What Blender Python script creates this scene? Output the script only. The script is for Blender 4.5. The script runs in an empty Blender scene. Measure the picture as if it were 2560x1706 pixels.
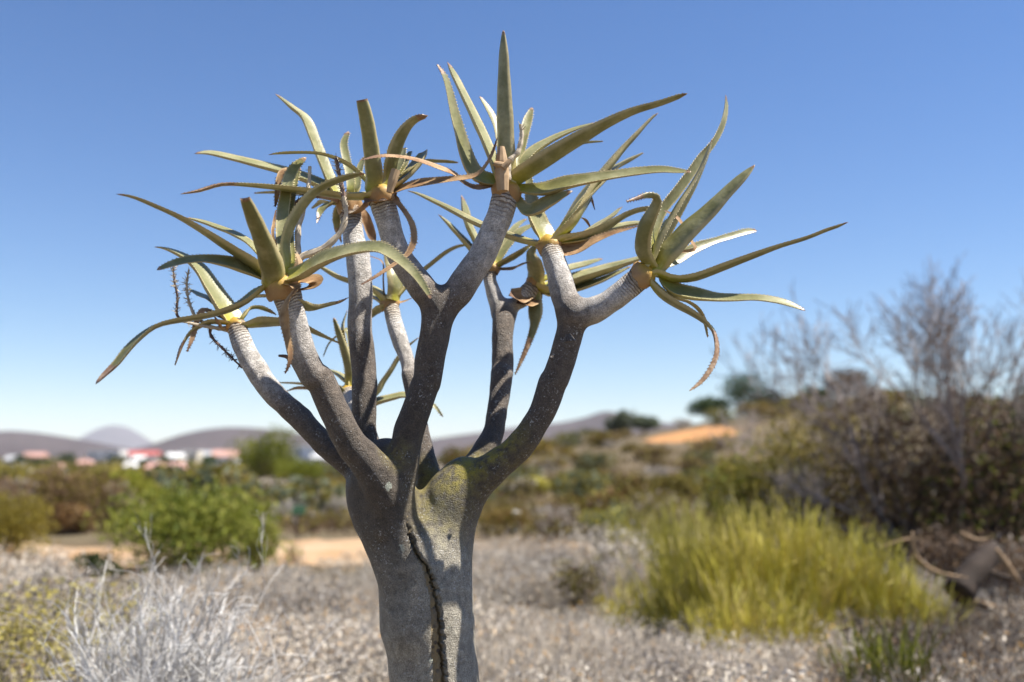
import bpy, math, random
import numpy as np
from mathutils import Vector
from mathutils.bvhtree import BVHTree

SC = bpy.context.scene
COL = SC.collection
R = math.radians

# ------------------------------------------------------------------ camera
F, HOR, CAMH = 2489.0, 1150.0, 1.25          # focal length in photo pixels, horizon row, eye height
PITCH = math.atan((HOR - 853.0) / F)
cd = bpy.data.cameras.new('camera')
cam = bpy.data.objects.new('camera', cd)
COL.objects.link(cam)
cd.sensor_width = 36.0
cd.lens = 36.0 * F / 2560.0
cd.clip_start = 0.05
cd.clip_end = 40000.0
cam.location = (0, 0, CAMH)
cam.rotation_euler = (math.pi / 2 + PITCH, 0, 0)
cd.dof.use_dof = True
cd.dof.focus_distance = 1.93
cd.dof.aperture_fstop = 2.1
SC.camera = cam

# ------------------------------------------------------------------ sky, sun, exposure
SUN_EL, SUN_AZ = 60.0, 95.0                  # azimuth clockwise from the view direction (+Y)
world = bpy.data.worlds.new('World')
SC.world = world
world.use_nodes = True
wn = world.node_tree
wn.nodes.clear()
sky = wn.nodes.new('ShaderNodeTexSky')
sky.sky_type = 'NISHITA'
sky.sun_disc = False
sky.sun_elevation = R(SUN_EL)
sky.sun_rotation = R(SUN_AZ)
sky.air_density = 1.15
sky.dust_density = 0.0
sky.ozone_density = 5.0
sky.altitude = 1000.0
bg = wn.nodes.new('ShaderNodeBackground')
bg.inputs[1].default_value = 0.072
wo = wn.nodes.new('ShaderNodeOutputWorld')
hs = wn.nodes.new('ShaderNodeHueSaturation')     # the photograph's colour rendering of the whole sky
hs.inputs['Hue'].default_value = .507
hs.inputs['Saturation'].default_value = 1.16
wn.links.new(sky.outputs[0], hs.inputs['Color'])
wn.links.new(hs.outputs[0], bg.inputs[0])
wn.links.new(bg.outputs[0], wo.inputs[0])
sd = bpy.data.lights.new('sun', 'SUN')
sd.energy = 5.0
sd.angle = R(0.53)
sd.color = (1.0, 0.95, 0.87)
sun = bpy.data.objects.new('sun', sd)
COL.objects.link(sun)
_s = Vector((math.cos(R(SUN_EL)) * math.sin(R(SUN_AZ)), math.cos(R(SUN_EL)) * math.cos(R(SUN_AZ)), math.sin(R(SUN_EL))))
sun.rotation_euler = _s.to_track_quat('Z', 'Y').to_euler()
sun.location = (6, 0, 12)
SC.view_settings.view_transform = 'Standard'
SC.view_settings.look = 'None'
SC.view_settings.gamma = 1.0
SC.view_settings.exposure = 1.02
SC.render.engine = 'CYCLES'
SC.cycles.use_denoising = True
SC.cycles.max_bounces = 8
SC.cycles.diffuse_bounces = 3
SC.cycles.transmission_bounces = 3
SC.cycles.volume_bounces = 1

# ------------------------------------------------------------------ helpers
CP, SP = math.cos(PITCH), math.sin(PITCH)


def ray(px, py):
    x = (px - 1280.0) / F
    v = (853.0 - py) / F
    return np.array([x, CP - SP * v, SP + CP * v])


def at(px, py, Y):
    """photo pixel at world depth Y -> point"""
    r = ray(px, py)
    return np.array([0, 0, CAMH]) + r * (Y / r[1])


def sstep(a, b, x):
    t = np.clip((x - a) / (b - a), 0, 1)
    return t * t * (3 - 2 * t)


def H(x, y):
    """height of the ground"""
    x = np.asarray(x, float); y = np.asarray(y, float)
    hill = np.interp(x, [-12, -7, 4, 10, 19, 30, 60, 400], [0, .5, 2.3, 3.2, 4.9, 6.0, 7, 9]) * sstep(22, 88, y) * (1 - .6 * sstep(120, 400, y))
    left = np.interp(y, [50, 190, 240, 400, 600, 1500], [0, -2.4, -2.6, 1.0, 2.0, 0.0]) * sstep(3, 30, -x)
    bump = .05 * np.sin(x * .9 + 1.3) * np.sin(y * .7) + .03 * np.sin(x * 2.1 - y * 1.3)
    return hill + left + bump * sstep(1.0, 4.0, y) * (1 - sstep(150, 400, y))


def ground_at(px, pyb):
    """where the ray through a photo pixel meets the ground"""
    r = ray(px, pyb)
    t = np.geomspace(2.0, 3000.0, 6000)
    P = r[None, :] * t[:, None]
    d = P[:, 2] + CAMH - H(P[:, 0], P[:, 1])
    i = np.argmax(d < 0)
    if d[i] >= 0:
        i = len(t) - 1
    return P[i, 0], P[i, 1]


def linkobj(o, parent=None):
    COL.objects.link(o)
    if parent is not None:
        o.parent = parent
    return o


def tag(o, label=None, cat=None, group=None, kind=None):
    if label: o['label'] = label
    if cat: o['category'] = cat
    if group: o['group'] = group
    if kind: o['kind'] = kind
    return o


def empty(name, loc):
    o = bpy.data.objects.new(name, None)
    o.empty_display_size = .1
    o.location = Vector(tuple(float(c) for c in loc))
    COL.objects.link(o)
    return o


class MB:
    """collects vertices and faces for ONE mesh object"""
    def __init__(s):
        s.V = []; s.T = []; s.Q = []; s.A = []; s.n = 0; s.MT = []; s.MQ = []

    def add(s, V, T=None, Q=None, a=None, m=0):
        V = np.asarray(V, float).reshape(-1, 3)
        s.V.append(V)
        if T is not None and len(T):
            T = np.asarray(T, int).reshape(-1, 3); s.T.append(T + s.n); s.MT.append(np.full(len(T), m))
        if Q is not None and len(Q):
            Q = np.asarray(Q, int).reshape(-1, 4); s.Q.append(Q + s.n); s.MQ.append(np.full(len(Q), m))
        if a is None:
            a = np.zeros((len(V), 3))
        a = np.asarray(a, float)
        if a.ndim == 1:
            a = np.stack([a, a * 0, a * 0], 1)
        s.A.append(a)
        s.n += len(V)
        return s

    def box(s, x0, x1, y0, y1, z0, z1, a=0.0, m=0):
        V = [(x, y, z) for x in (x0, x1) for y in (y0, y1) for z in (z0, z1)]
        Q = [(0, 1, 3, 2), (4, 6, 7, 5), (0, 4, 5, 1), (2, 3, 7, 6), (0, 2, 6, 4), (1, 5, 7, 3)]
        return s.add(V, Q=Q, a=np.full(8, a), m=m)

    def mesh(s, name, mats, smooth=False, origin=None):
        V = np.concatenate(s.V)
        if origin is not None:
            V = V - np.asarray(origin, float)[None, :]
        T = np.concatenate(s.T) if s.T else np.zeros((0, 3), int)
        Q = np.concatenate(s.Q) if s.Q else np.zeros((0, 4), int)
        me = bpy.data.meshes.new(name)
        me.vertices.add(len(V)); me.vertices.foreach_set('co', V.astype(np.float32).ravel())
        nl = len(T) * 3 + len(Q) * 4
        me.loops.add(nl)
        me.loops.foreach_set('vertex_index', np.concatenate([T.ravel(), Q.ravel()]).astype(np.int32))
        npoly = len(T) + len(Q)
        me.polygons.add(npoly)
        st = np.concatenate([np.arange(len(T)) * 3, len(T) * 3 + np.arange(len(Q)) * 4]).astype(np.int32)
        me.polygons.foreach_set('loop_start', st)
        me.polygons.foreach_set('loop_total', np.concatenate([np.full(len(T), 3), np.full(len(Q), 4)]).astype(np.int32))
        mi = np.concatenate(([np.concatenate(s.MT)] if s.MT else []) + ([np.concatenate(s.MQ)] if s.MQ else [])).astype(np.int32)
        me.polygons.foreach_set('material_index', mi)
        me.polygons.foreach_set('use_smooth', np.full(npoly, smooth, dtype=bool))
        A = np.concatenate(s.A)
        at_ = me.attributes.new('data', 'FLOAT_COLOR', 'POINT')
        at_.data.foreach_set('color', np.concatenate([A, np.ones((len(A), 1))], 1).astype(np.float32).ravel())
        for m in (mats if isinstance(mats, (list, tuple)) else [mats]):
            me.materials.append(m)
        me.update(calc_edges=True)
        return me

    def build(s, name, mats, parent=None, smooth=False, origin=None):
        o = bpy.data.objects.new(name, s.mesh(name, mats, smooth, origin))
        if parent is None and origin is not None:
            o.location = tuple(float(c) for c in origin)
        return linkobj(o, parent)


def local(parent, name, mb, mats, smooth=False):
    """part whose vertices are given in world space"""
    return mb.build(name, mats, parent, smooth, origin=tuple(parent.location))


def catmull(P, n):
    """resample a polyline of rows smoothly; n samples, even in arc length of the first 3 columns"""
    P = np.asarray(P, float)
    if len(P) == 2:
        t = np.linspace(0, 1, n)[:, None]
        return P[0] * (1 - t) + P[1] * t
    E = np.vstack([2 * P[0] - P[1], P, 2 * P[-1] - P[-2]])
    out = []
    for i in range(1, len(E) - 2):
        p0, p1, p2, p3 = E[i - 1], E[i], E[i + 1], E[i + 2]
        t = np.linspace(0, 1, 24, endpoint=False)[:, None]
        out.append(.5 * ((2 * p1) + (-p0 + p2) * t + (2 * p0 - 5 * p1 + 4 * p2 - p3) * t ** 2 + (-p0 + 3 * p1 - 3 * p2 + p3) * t ** 3))
    out.append(E[-2][None, :])
    C = np.vstack(out)
    d = np.r_[0, np.cumsum(np.linalg.norm(np.diff(C[:, :3], axis=0), axis=1))]
    s = np.linspace(0, d[-1], n)
    return np.stack([np.interp(s, d, C[:, k]) for k in range(C.shape[1])], 1)


def unit(v):
    v = np.asarray(v, float)
    return v / (np.linalg.norm(v, axis=-1, keepdims=True) + 1e-12)


def frames(C):
    """tangent, two normals along a curve (parallel transport)"""
    T = unit(np.gradient(C, axis=0))
    n = np.cross(T[0], [0, 0, 1.0])
    if np.linalg.norm(n) < .1:
        n = np.cross(T[0], [0, 1.0, 0])
    N = [unit(n)]
    for i in range(1, len(C)):
        v = N[-1] - T[i] * np.dot(N[-1], T[i])
        N.append(unit(v))
    N = np.array(N)
    return T, N, np.cross(T, N)


def tube(mb, C, rad, sides=8, a=None, m=0, cap=True):
    C = np.asarray(C, float); n = len(C)
    rad = np.broadcast_to(np.asarray(rad, float), (n,))
    T, N, B = frames(C)
    th = np.arange(sides) * 2 * math.pi / sides
    ring = np.cos(th)[None, :, None] * N[:, None, :] + np.sin(th)[None, :, None] * B[:, None, :]
    V = (C[:, None, :] + ring * rad[:, None, None]).reshape(-1, 3)
    Q = []
    for i in range(n - 1):
        for j in range(sides):
            k = (j + 1) % sides
            Q.append((i * sides + j, i * sides + k, (i + 1) * sides + k, (i + 1) * sides + j))
    Tt = []
    if cap:
        V = np.vstack([V, C[0], C[-1]])
        for j in range(sides):
            k = (j + 1) % sides
            Tt.append((n * sides, k, j)); Tt.append((n * sides + 1, (n - 1) * sides + j, (n - 1) * sides + k))
    if a is None:
        a = 0.0
    if np.isscalar(a):
        A = np.full(len(V), a)
    else:
        A = np.repeat(np.asarray(a, float), sides, axis=0)
        if cap:
            A = np.concatenate([A, A[:1], A[-1:]])
    mb.add(V, T=Tt, Q=Q, a=A, m=m)


def segs(mb, S, a=None, m=0):
    """many thin tapered three-sided sticks; S rows: p0(3) p1(3) r0 r1"""
    S = np.asarray(S, float)
    p0, p1, r0, r1 = S[:, :3], S[:, 3:6], S[:, 6], S[:, 7]
    T = unit(p1 - p0)
    ref = np.where(np.abs(T[:, 2:3]) > .9, np.array([[1.0, 0, 0]]), np.array([[0, 0, 1.0]]))
    N = unit(np.cross(T, ref)); B = np.cross(T, N)
    V = np.zeros((len(S), 6, 3))
    for j in range(3):
        th = 2 * math.pi * j / 3
        d = math.cos(th) * N + math.sin(th) * B
        V[:, j] = p0 + d * r0[:, None]
        V[:, 3 + j] = p1 + d * r1[:, None]
    base = (np.arange(len(S)) * 6)[:, None]
    Q = np.concatenate([base + np.array([[j, (j + 1) % 3, 3 + (j + 1) % 3, 3 + j]]) for j in range(3)])
    av = np.zeros(len(S)) if a is None else np.broadcast_to(a, (len(S),))
    mb.add(V.reshape(-1, 3), Q=Q, a=np.repeat(av, 6), m=m)


def cards(mb, rng, P, size, asp=.5, up=0.0, a=None, m=0, D=None):
    """leaf-sized rhombs at points P"""
    n = len(P)
    size = np.broadcast_to(size, (n,))
    if D is None:
        D = rng.normal(size=(n, 3))
    D = D + np.array([0, 0, up])
    D = unit(D)
    N = unit(np.cross(D, rng.normal(size=(n, 3))))
    h = size[:, None] * .5
    fold = np.cross(D, N) * h * .25
    V = np.stack([P - D * h, P + N * h * asp + fold, P + D * h, P - N * h * asp + fold], 1).reshape(-1, 3)
    b = (np.arange(n) * 4)[:, None]
    T = np.concatenate([b + np.array([[0, 1, 2]]), b + np.array([[0, 2, 3]])])
    av = rng.random(n) if a is None else np.broadcast_to(a, (n,))
    mb.add(V, T=T, a=np.repeat(av, 4), m=m)


def grow(rng, p, d, L, r, depth, out, spread=.6, up=.15, kids=(2, 4), shrink=.72, wig=.25, nseg=3):
    """recursive branching; appends stick rows to out"""
    p = np.array(p, float); d = unit(d)
    pts = [p]
    for i in range(nseg):
        d = unit(d + rng.normal(size=3) * wig + np.array([0, 0, up]) * .5)
        p2 = p + d * L / nseg
        f0, f1 = 1 - .45 * i / nseg, 1 - .45 * (i + 1) / nseg
        out.append((*p, *p2, r * f0, r * f1))
        p = p2; pts.append(p)
    if depth > 0:
        k = rng.integers(kids[0], kids[1] + 1)
        for j in range(k):
            q = pts[rng.integers(1, len(pts))] if j else pts[-1]
            nd = unit(d + rng.normal(size=3) * spread + np.array([0, 0, up]))
            grow(rng, q, nd, L * shrink * rng.uniform(.75, 1.15), r * .58, depth - 1, out, spread, up, kids, shrink, wig, nseg)


# ------------------------------------------------------------------ materials
def newmat(name):
    m = bpy.data.materials.new(name)
    m.use_nodes = True
    nt = m.node_tree
    return m, nt, nt.nodes['Principled BSDF'], nt.nodes['Material Output']


def N(nt, t, **kw):
    n = nt.nodes.new(t)
    for k, v in kw.items():
        setattr(n, k, v)
    return n


def noise(nt, scale, detail=4, rough=.55, vec=None):
    n = N(nt, 'ShaderNodeTexNoise')
    n.inputs['Scale'].default_value = scale
    n.inputs['Detail'].default_value = detail
    n.inputs['Roughness'].default_value = rough
    if vec is not None:
        nt.links.new(vec, n.inputs['Vector'])
    return n.outputs['Fac']


def ramp(nt, fac, stops):
    n = N(nt, 'ShaderNodeValToRGB')
    e = n.color_ramp.elements
    while len(e) < len(stops):
        e.new(.5)
    for el, (p, c) in zip(e, stops):
        el.position = p
        el.color = (*c, 1) if len(c) == 3 else c
    nt.links.new(fac, n.inputs[0])
    return n.outputs[0]


def mix(nt, fac, a, b, mode='MIX'):
    n = N(nt, 'ShaderNodeMix', data_type='RGBA', blend_type=mode)
    for s, v in ((n.inputs[0], fac), (n.inputs[6], a), (n.inputs[7], b)):
        if hasattr(v, 'is_output'):
            nt.links.new(v, s)
        elif isinstance(v, (int, float)):
            s.default_value = v
        else:
            s.default_value = (*v, 1)
    return n.outputs[2]


def mth(nt, op, a, b=None, c=None, clamp=False):
    n = N(nt, 'ShaderNodeMath', operation=op, use_clamp=clamp)
    for i, v in enumerate((a, b, c)):
        if v is None: continue
        if hasattr(v, 'is_output'):
            nt.links.new(v, n.inputs[i])
        else:
            n.inputs[i].default_value = v
    return n.outputs[0]


def mrange(nt, v, a, b, c=0.0, d=1.0, smooth=True):
    n = N(nt, 'ShaderNodeMapRange', interpolation_type='SMOOTHSTEP' if smooth else 'LINEAR')
    nt.links.new(v, n.inputs[0])
    for i, x in enumerate((a, b, c, d)):
        n.inputs[1 + i].default_value = x
    return n.outputs[0]


def attr(nt, name='data'):
    a = N(nt, 'ShaderNodeAttribute', attribute_name=name)
    s = N(nt, 'ShaderNodeSeparateColor')
    nt.links.new(a.outputs['Color'], s.inputs[0])
    return s.outputs[0], s.outputs[1], s.outputs[2]


def objvec(nt):
    return N(nt, 'ShaderNodeTexCoord').outputs['Object']


def bump(nt, bs, h, strength=.5, dist=.005):
    b = N(nt, 'ShaderNodeBump')
    b.inputs['Strength'].default_value = strength
    b.inputs['Distance'].default_value = dist
    nt.links.new(h, b.inputs['Height'])
    nt.links.new(b.outputs[0], bs.inputs['Normal'])


def foliage(name, cols, trans=.3, rough=.7, objvar=.25, hue=None):
    """leaf / twig material: the colour runs through cols with the per-leaf value, a little changed per plant"""
    m, nt, bs, out = newmat(name)
    v, _, _ = attr(nt)
    n = len(cols)
    c = ramp(nt, v, [(i / max(n - 1, 1), cc) for i, cc in enumerate(cols)])
    oi = N(nt, 'ShaderNodeObjectInfo')
    c2 = mix(nt, 1.0, c, ramp(nt, oi.outputs['Random'], [(0, (1 - objvar,) * 3), (1, (1 + objvar * .6, 1 + objvar * .5, 1 + objvar * .3))]), 'MULTIPLY')
    nt.links.new(c2, bs.inputs['Base Color'])
    bs.inputs['Roughness'].default_value = rough
    bs.inputs['Specular IOR Level'].default_value = .25
    if trans > 0:
        tr = N(nt, 'ShaderNodeBsdfTranslucent')
        nt.links.new(c2, tr.inputs[0])
        ms = N(nt, 'ShaderNodeMixShader')
        ms.inputs[0].default_value = trans
        nt.links.new(bs.outputs[0], ms.inputs[1])
        nt.links.new(tr.outputs[0], ms.inputs[2])
        nt.links.new(ms.outputs[0], out.inputs[0])
    return m


def plain(name, col, rough=.8, var=.12, scale=8.0):
    m, nt, bs, out = newmat(name)
    f = noise(nt, scale, 4, .6, objvec(nt))
    c = ramp(nt, f, [(.3, tuple(x * (1 - var) for x in col)), (.7, tuple(min(1, x * (1 + var)) for x in col))])
    nt.links.new(c, bs.inputs['Base Color'])
    bs.inputs['Roughness'].default_value = rough
    bs.inputs['Specular IOR Level'].default_value = .3
    return m


MAT = {}


def build_materials():
    # ---- bark: data.r = distance from the leaf head (m), lowered on the left lobe to paint its shade, data.g = scar, data.b = moss
    m, nt, bs, out = newmat('quiver_bark')
    s, scar, moss = attr(nt)
    ov = objvec(nt)
    big = noise(nt, 9, 4, .6, ov)
    mid = noise(nt, 60, 5, .65, ov)
    fine = noise(nt, 420, 3, .7, ov)
    sj = mth(nt, 'ADD', s, mth(nt, 'MULTIPLY', mth(nt, 'SUBTRACT', big, .5), .16))
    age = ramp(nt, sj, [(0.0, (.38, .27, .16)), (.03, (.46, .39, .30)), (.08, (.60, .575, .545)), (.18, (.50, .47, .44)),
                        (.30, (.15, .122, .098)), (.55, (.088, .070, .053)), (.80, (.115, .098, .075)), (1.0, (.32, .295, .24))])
    # papery rings near the heads
    w = N(nt, 'ShaderNodeMath', operation='SINE')
    wob = mth(nt, 'ADD', mth(nt, 'MULTIPLY', s, 640.0), mth(nt, 'MULTIPLY', noise(nt, 30, 3, .6, ov), 14.0))
    nt.links.new(wob, w.inputs[0])
    ring = mth(nt, 'MULTIPLY', mrange(nt, w.outputs[0], .0, .8), mrange(nt, s, .13, .02))
    ring = mth(nt, 'MULTIPLY', ring, mrange(nt, mid, .30, .50, .35, 1.0))
    c = mix(nt, mth(nt, 'MULTIPLY', ring, .92), age, (.12, .07, .035))
    # grain and white lichen flecks
    c = mix(nt, 1.0, c, ramp(nt, fine, [(.28, (.45, .43, .41)), (.72, (1.6, 1.6, 1.6))]), 'MULTIPLY')
    c = mix(nt, 1.0, c, ramp(nt, mid, [(.3, (.58, .56, .53)), (.7, (1.42, 1.41, 1.38))]), 'MULTIPLY')
    fl = mth(nt, 'MULTIPLY', mrange(nt, noise(nt, 230, 4, .7, ov), .56, .68), mrange(nt, noise(nt, 16, 4, .65, ov), .44, .60))
    c = mix(nt, mth(nt, 'MULTIPLY', fl, .95), c, (.62, .61, .58))
    pl = N(nt, 'ShaderNodeTexVoronoi'); pl.inputs['Scale'].default_value = 17
    nt.links.new(ov, pl.inputs['Vector'])
    spot = mth(nt, 'MULTIPLY', mrange(nt, mth(nt, 'ADD', pl.outputs['Distance'], mth(nt, 'MULTIPLY', mth(nt, 'SUBTRACT', noise(nt, 150, 3, .6, ov), .5), .3)), .16, .11), mrange(nt, noise(nt, 5.5, 2, .5, ov), .56, .60))
    c = mix(nt, mth(nt, 'MULTIPLY', mth(nt, 'MULTIPLY', spot, mrange(nt, s, .3, .6)), .7), c, (.42, .45, .36))
    # yellow-green lichen film
    mm = mth(nt, 'MULTIPLY', moss, mrange(nt, mth(nt, 'ADD', mth(nt, 'MULTIPLY', mid, .6), mth(nt, 'MULTIPLY', big, .4)), .36, .60))
    c = mix(nt, mth(nt, 'MULTIPLY', mm, .95), c, mix(nt, fine, (.24, .19, .02), (.42, .35, .06)))
    # the bare strip where bark has come away
    vo = N(nt, 'ShaderNodeTexVoronoi'); vo.inputs['Scale'].default_value = 75
    nt.links.new(ov, vo.inputs['Vector'])
    st = mix(nt, mrange(nt, vo.outputs['Distance'], .18, .40), (.09, .068, .055), (.33, .235, .11))
    st = mix(nt, mrange(nt, mid, .35, .65), st, (.25, .20, .125))
    c = mix(nt, mrange(nt, scar, .35, .65), c, st)
    nt.links.new(c, bs.inputs['Base Color'])
    nt.links.new(mrange(nt, mid, .3, .7, .42, .72), bs.inputs['Roughness'])
    bs.inputs['Specular IOR Level'].default_value = .45
    h = mth(nt, 'ADD', mth(nt, 'MULTIPLY', mid, .8), mth(nt, 'MULTIPLY', fine, .55))
    h = mth(nt, 'SUBTRACT', h, mth(nt, 'MULTIPLY', ring, .5))
    bump(nt, bs, h, .9, .009)
    MAT['bark'] = m

    # ---- succulent leaf: data.r along, data.g edge, data.b dryness
    m, nt, bs, out = newmat('succulent_leaf')
    t, e, b = attr(nt)
    ov = objvec(nt)
    n1 = noise(nt, 18, 4, .6, ov)
    n2 = noise(nt, 130, 3, .6, ov)
    oi = N(nt, 'ShaderNodeObjectInfo').outputs['Random']
    g = mix(nt, oi, (.16, .15, .045), (.225, .22, .09))
    g = mix(nt, mrange(nt, n1, .40, .72), g, (.32, .30, .15))
    g = mix(nt, mth(nt, 'MULTIPLY', mrange(nt, noise(nt, 45, 5, .7, ov), .58, .72), .35), g, (.30, .22, .08))
    g = mix(nt, mrange(nt, t, .26, .0), g, (.40, .37, .035))
    g = mix(nt, mth(nt, 'MULTIPLY', mrange(nt, e, .72, .97), .75), g, (.52, .43, .22))  # tan margin and teeth, kept pale to paint in sunlit rims
    dry = mix(nt, n1, (.13, .07, .035), (.36, .215, .115))
    dry = mix(nt, mrange(nt, n2, .45, .7), dry, (.40, .28, .17))
    bb = mrange(nt, mth(nt, 'ADD', b, mth(nt, 'MULTIPLY', mth(nt, 'SUBTRACT', n1, .5), .35)), .35, .65)
    c = mix(nt, bb, g, dry)
    c = mix(nt, 1.0, c, ramp(nt, n2, [(.25, (.85, .85, .85)), (.75, (1.12, 1.12, 1.12))]), 'MULTIPLY')
    nt.links.new(c, bs.inputs['Base Color'])
    bs.inputs['Roughness'].default_value = .42
    bs.inputs['Specular IOR Level'].default_value = .55
    bump(nt, bs, mth(nt, 'ADD', n2, mth(nt, 'MULTIPLY', n1, .6)), .25, .003)
    MAT['leaf'] = m

    # ---- dried leaf / stalk
    m, nt, bs, out = newmat('dried_leaf')
    t, e, b = attr(nt)
    ov = objvec(nt)
    n1 = noise(nt, 30, 5, .65, ov)
    oi = N(nt, 'ShaderNodeObjectInfo').outputs['Random']
    c = mix(nt, mrange(nt, n1, .3, .7), mix(nt, oi, (.17, .085, .035), (.24, .13, .065)), mix(nt, oi, (.42, .27, .13), (.48, .30, .17)))
    c = mix(nt, mth(nt, 'MULTIPLY', mrange(nt, e, .6, .95), .7), c, (.50, .35, .20))
    c = mix(nt, mrange(nt, t, .75, 1.0), c, (.15, .085, .055))
    nt.links.new(c, bs.inputs['Base Color'])
    bs.inputs['Roughness'].default_value = .7
    bs.inputs['Specular IOR Level'].default_value = .25
    bump(nt, bs, n1, .5, .004)
    MAT['dried'] = m

    # ---- sheath collar: data.r along
    m, nt, bs, out = newmat('leaf_sheath')
    t, e, b = attr(nt)
    ov = objvec(nt)
    n1 = noise(nt, 40, 5, .6, ov)
    oi = N(nt, 'ShaderNodeObjectInfo').outputs['Random']
    lo = mix(nt, n1, (.25, .11, .03), (.50, .33, .15))
    hi = mix(nt, n1, (.42, .20, .025), (.50, .36, .04))
    c = mix(nt, mrange(nt, mth(nt, 'ADD', t, mth(nt, 'MULTIPLY', mth(nt, 'SUBTRACT', n1, .5), .5)), .25, .7), lo, hi)
    nt.links.new(c, bs.inputs['Base Color'])
    bs.inputs['Roughness'].default_value = .55
    bump(nt, bs, n1, .5, .004)
    MAT['sheath'] = m

    MAT['stalk'] = plain('dry_stalk', (.50, .42, .31), .8, .3, 60)
    MAT['stalk_dark'] = plain('dark_stalk', (.17, .11, .085), .8, .35, 80)
    MAT['cut'] = plain('cut_stub', (.44, .30, .17), .75, .25, 40)

    # ---- ground
    m, nt, bs, out = newmat('dry_soil')
    ov = objvec(nt)
    a1 = noise(nt, .35, 6, .6, ov); a2 = noise(nt, 6, 5, .65, ov); a3 = noise(nt, 60, 3, .6, ov)
    soil = mix(nt, mrange(nt, a2, .35, .7), (.105, .078, .045), (.155, .115, .072))
    lit = mix(nt, a2, (.11, .088, .05), (.16, .13, .085))
    c = mix(nt, mrange(nt, a1, .42, .60), soil, lit)
    sx = N(nt, 'ShaderNodeSeparateXYZ'); nt.links.new(ov, sx.inputs[0])
    ex = mth(nt, 'DIVIDE', mth(nt, 'SUBTRACT', sx.outputs[0], BANK[0]), 3.1)
    ey = mth(nt, 'DIVIDE', mth(nt, 'SUBTRACT', sx.outputs[1], BANK[1]), 7.0)
    dd = mth(nt, 'ADD', mth(nt, 'ADD', mth(nt, 'MULTIPLY', ex, ex), mth(nt, 'MULTIPLY', ey, ey)), mth(nt, 'MULTIPLY', mth(nt, 'SUBTRACT', a1, .5), 2.4))
    d_ = mrange(nt, dd, 1.15, .75)
    c = mix(nt, d_, c, mix(nt, a2, (.40, .19, .07), (.48, .26, .115)))
    c = mix(nt, 1.0, c, ramp(nt, a3, [(.3, (.8, .8, .8)), (.7, (1.2, 1.2, 1.2))]), 'MULTIPLY')
    nt.links.new(c, bs.inputs['Base Color'])
    bs.inputs['Roughness'].default_value = .95
    bs.inputs['Specular IOR Level'].default_value = .1
    bump(nt, bs, a3, .5, .02)
    MAT['ground'] = m

    m, nt, bs, out = newmat('orange_dirt')
    ov = objvec(nt)
    a1 = noise(nt, .8, 6, .6, ov); a2 = noise(nt, 22, 5, .65, ov)
    c = mix(nt, mrange(nt, a1, .35, .65), (.36, .225, .12), (.44, .325, .21))
    c = mix(nt, 1.0, c, ramp(nt, a2, [(.3, (.85, .85, .85)), (.7, (1.15, 1.15, 1.15))]), 'MULTIPLY')
    nt.links.new(c, bs.inputs['Base Color'])
    bs.inputs['Roughness'].default_value = .95
    bs.inputs['Specular IOR Level'].default_value = .1
    bump(nt, bs, a2, .5, .02)
    MAT['path'] = m

    m, nt, bs, out = newmat('hill_scrub')
    ov = objvec(nt)
    a1 = noise(nt, .004, 6, .6, ov); a2 = noise(nt, .05, 5, .7, ov)
    c = mix(nt, mrange(nt, a1, .35, .65), (.068, .052, .053), (.095, .075, .074))
    c = mix(nt, mrange(nt, a2, .45, .65), c, (.055, .047, .043))
    nt.links.new(c, bs.inputs['Base Color'])
    bs.inputs['Roughness'].default_value = 1.0
    bs.inputs['Specular IOR Level'].default_value = .05
    MAT['hill'] = m

    # ---- plants
    fo = foliage
    MAT['green'] = fo('green_leaves', [(.04, .066, .012), (.125, .155, .018), (.25, .27, .035), (.34, .32, .08)])
    MAT['lush'] = fo('bright_green_leaves', [(.08, .10, .012), (.20, .22, .018), (.29, .30, .03)])
    MAT['darkgreen'] = fo('dark_green_leaves', [(.025, .045, .015), (.05, .085, .02), (.10, .13, .035)])
    MAT['olive'] = fo('olive_leaves', [(.09, .078, .014), (.20, .165, .025), (.31, .255, .045)])
    MAT['yellowgreen'] = fo('yellow_green_stalks', [(.20, .18, .03), (.45, .405, .055), (.62, .56, .10), (.64, .55, .22)], .25)
    MAT['yellow'] = fo('yellow_leaves', [(.34, .27, .06), (.56, .48, .12), (.66, .59, .22)])
    MAT['brown'] = fo('brown_leaves', [(.08, .048, .025), (.16, .10, .055), (.23, .15, .09)], .2)
    MAT['rust'] = fo('rust_leaves', [(.12, .06, .02), (.24, .13, .045), (.33, .22, .08)], .2)
    MAT['tawny'] = fo('tawny_leaves', [(.11, .09, .02), (.21, .17, .04), (.28, .225, .065), (.34, .25, .08)], .2)
    MAT['red'] = fo('red_leaves', [(.12, .03, .025), (.20, .06, .045), (.22, .10, .07)], .2)
    MAT['greybrown'] = fo('grey_brown_twigs', [(.13, .105, .08), (.25, .21, .17), (.34, .295, .25)], 0, .85)
    MAT['mauve'] = fo('mauve_grey_twigs', [(.26, .225, .195), (.46, .415, .365), (.60, .555, .50)], .1, .85)
    MAT['pale'] = fo('pale_straw', [(.33, .275, .21), (.55, .49, .40), (.70, .64, .55), (.64, .37, .10)], .15, .85)
    MAT['white'] = fo('bleached_twigs', [(.38, .35, .31), (.58, .56, .53), (.68, .67, .65)], 0, .75, .05)
    MAT['twigdark'] = fo('dark_twigs', [(.055, .04, .03), (.115, .085, .065), (.17, .13, .10)], 0, .85)
    MAT['twiggrey'] = fo('bare_grey_twigs', [(.22, .18, .16), (.32, .27, .245), (.40, .34, .31)], 0, .85)
    MAT['deadwood'] = plain('dead_wood', (.038, .026, .019), .85, .4, 12)
    MAT['strawwood'] = plain('pale_dead_wood', (.26, .175, .10), .8, .55, 20)
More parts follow.
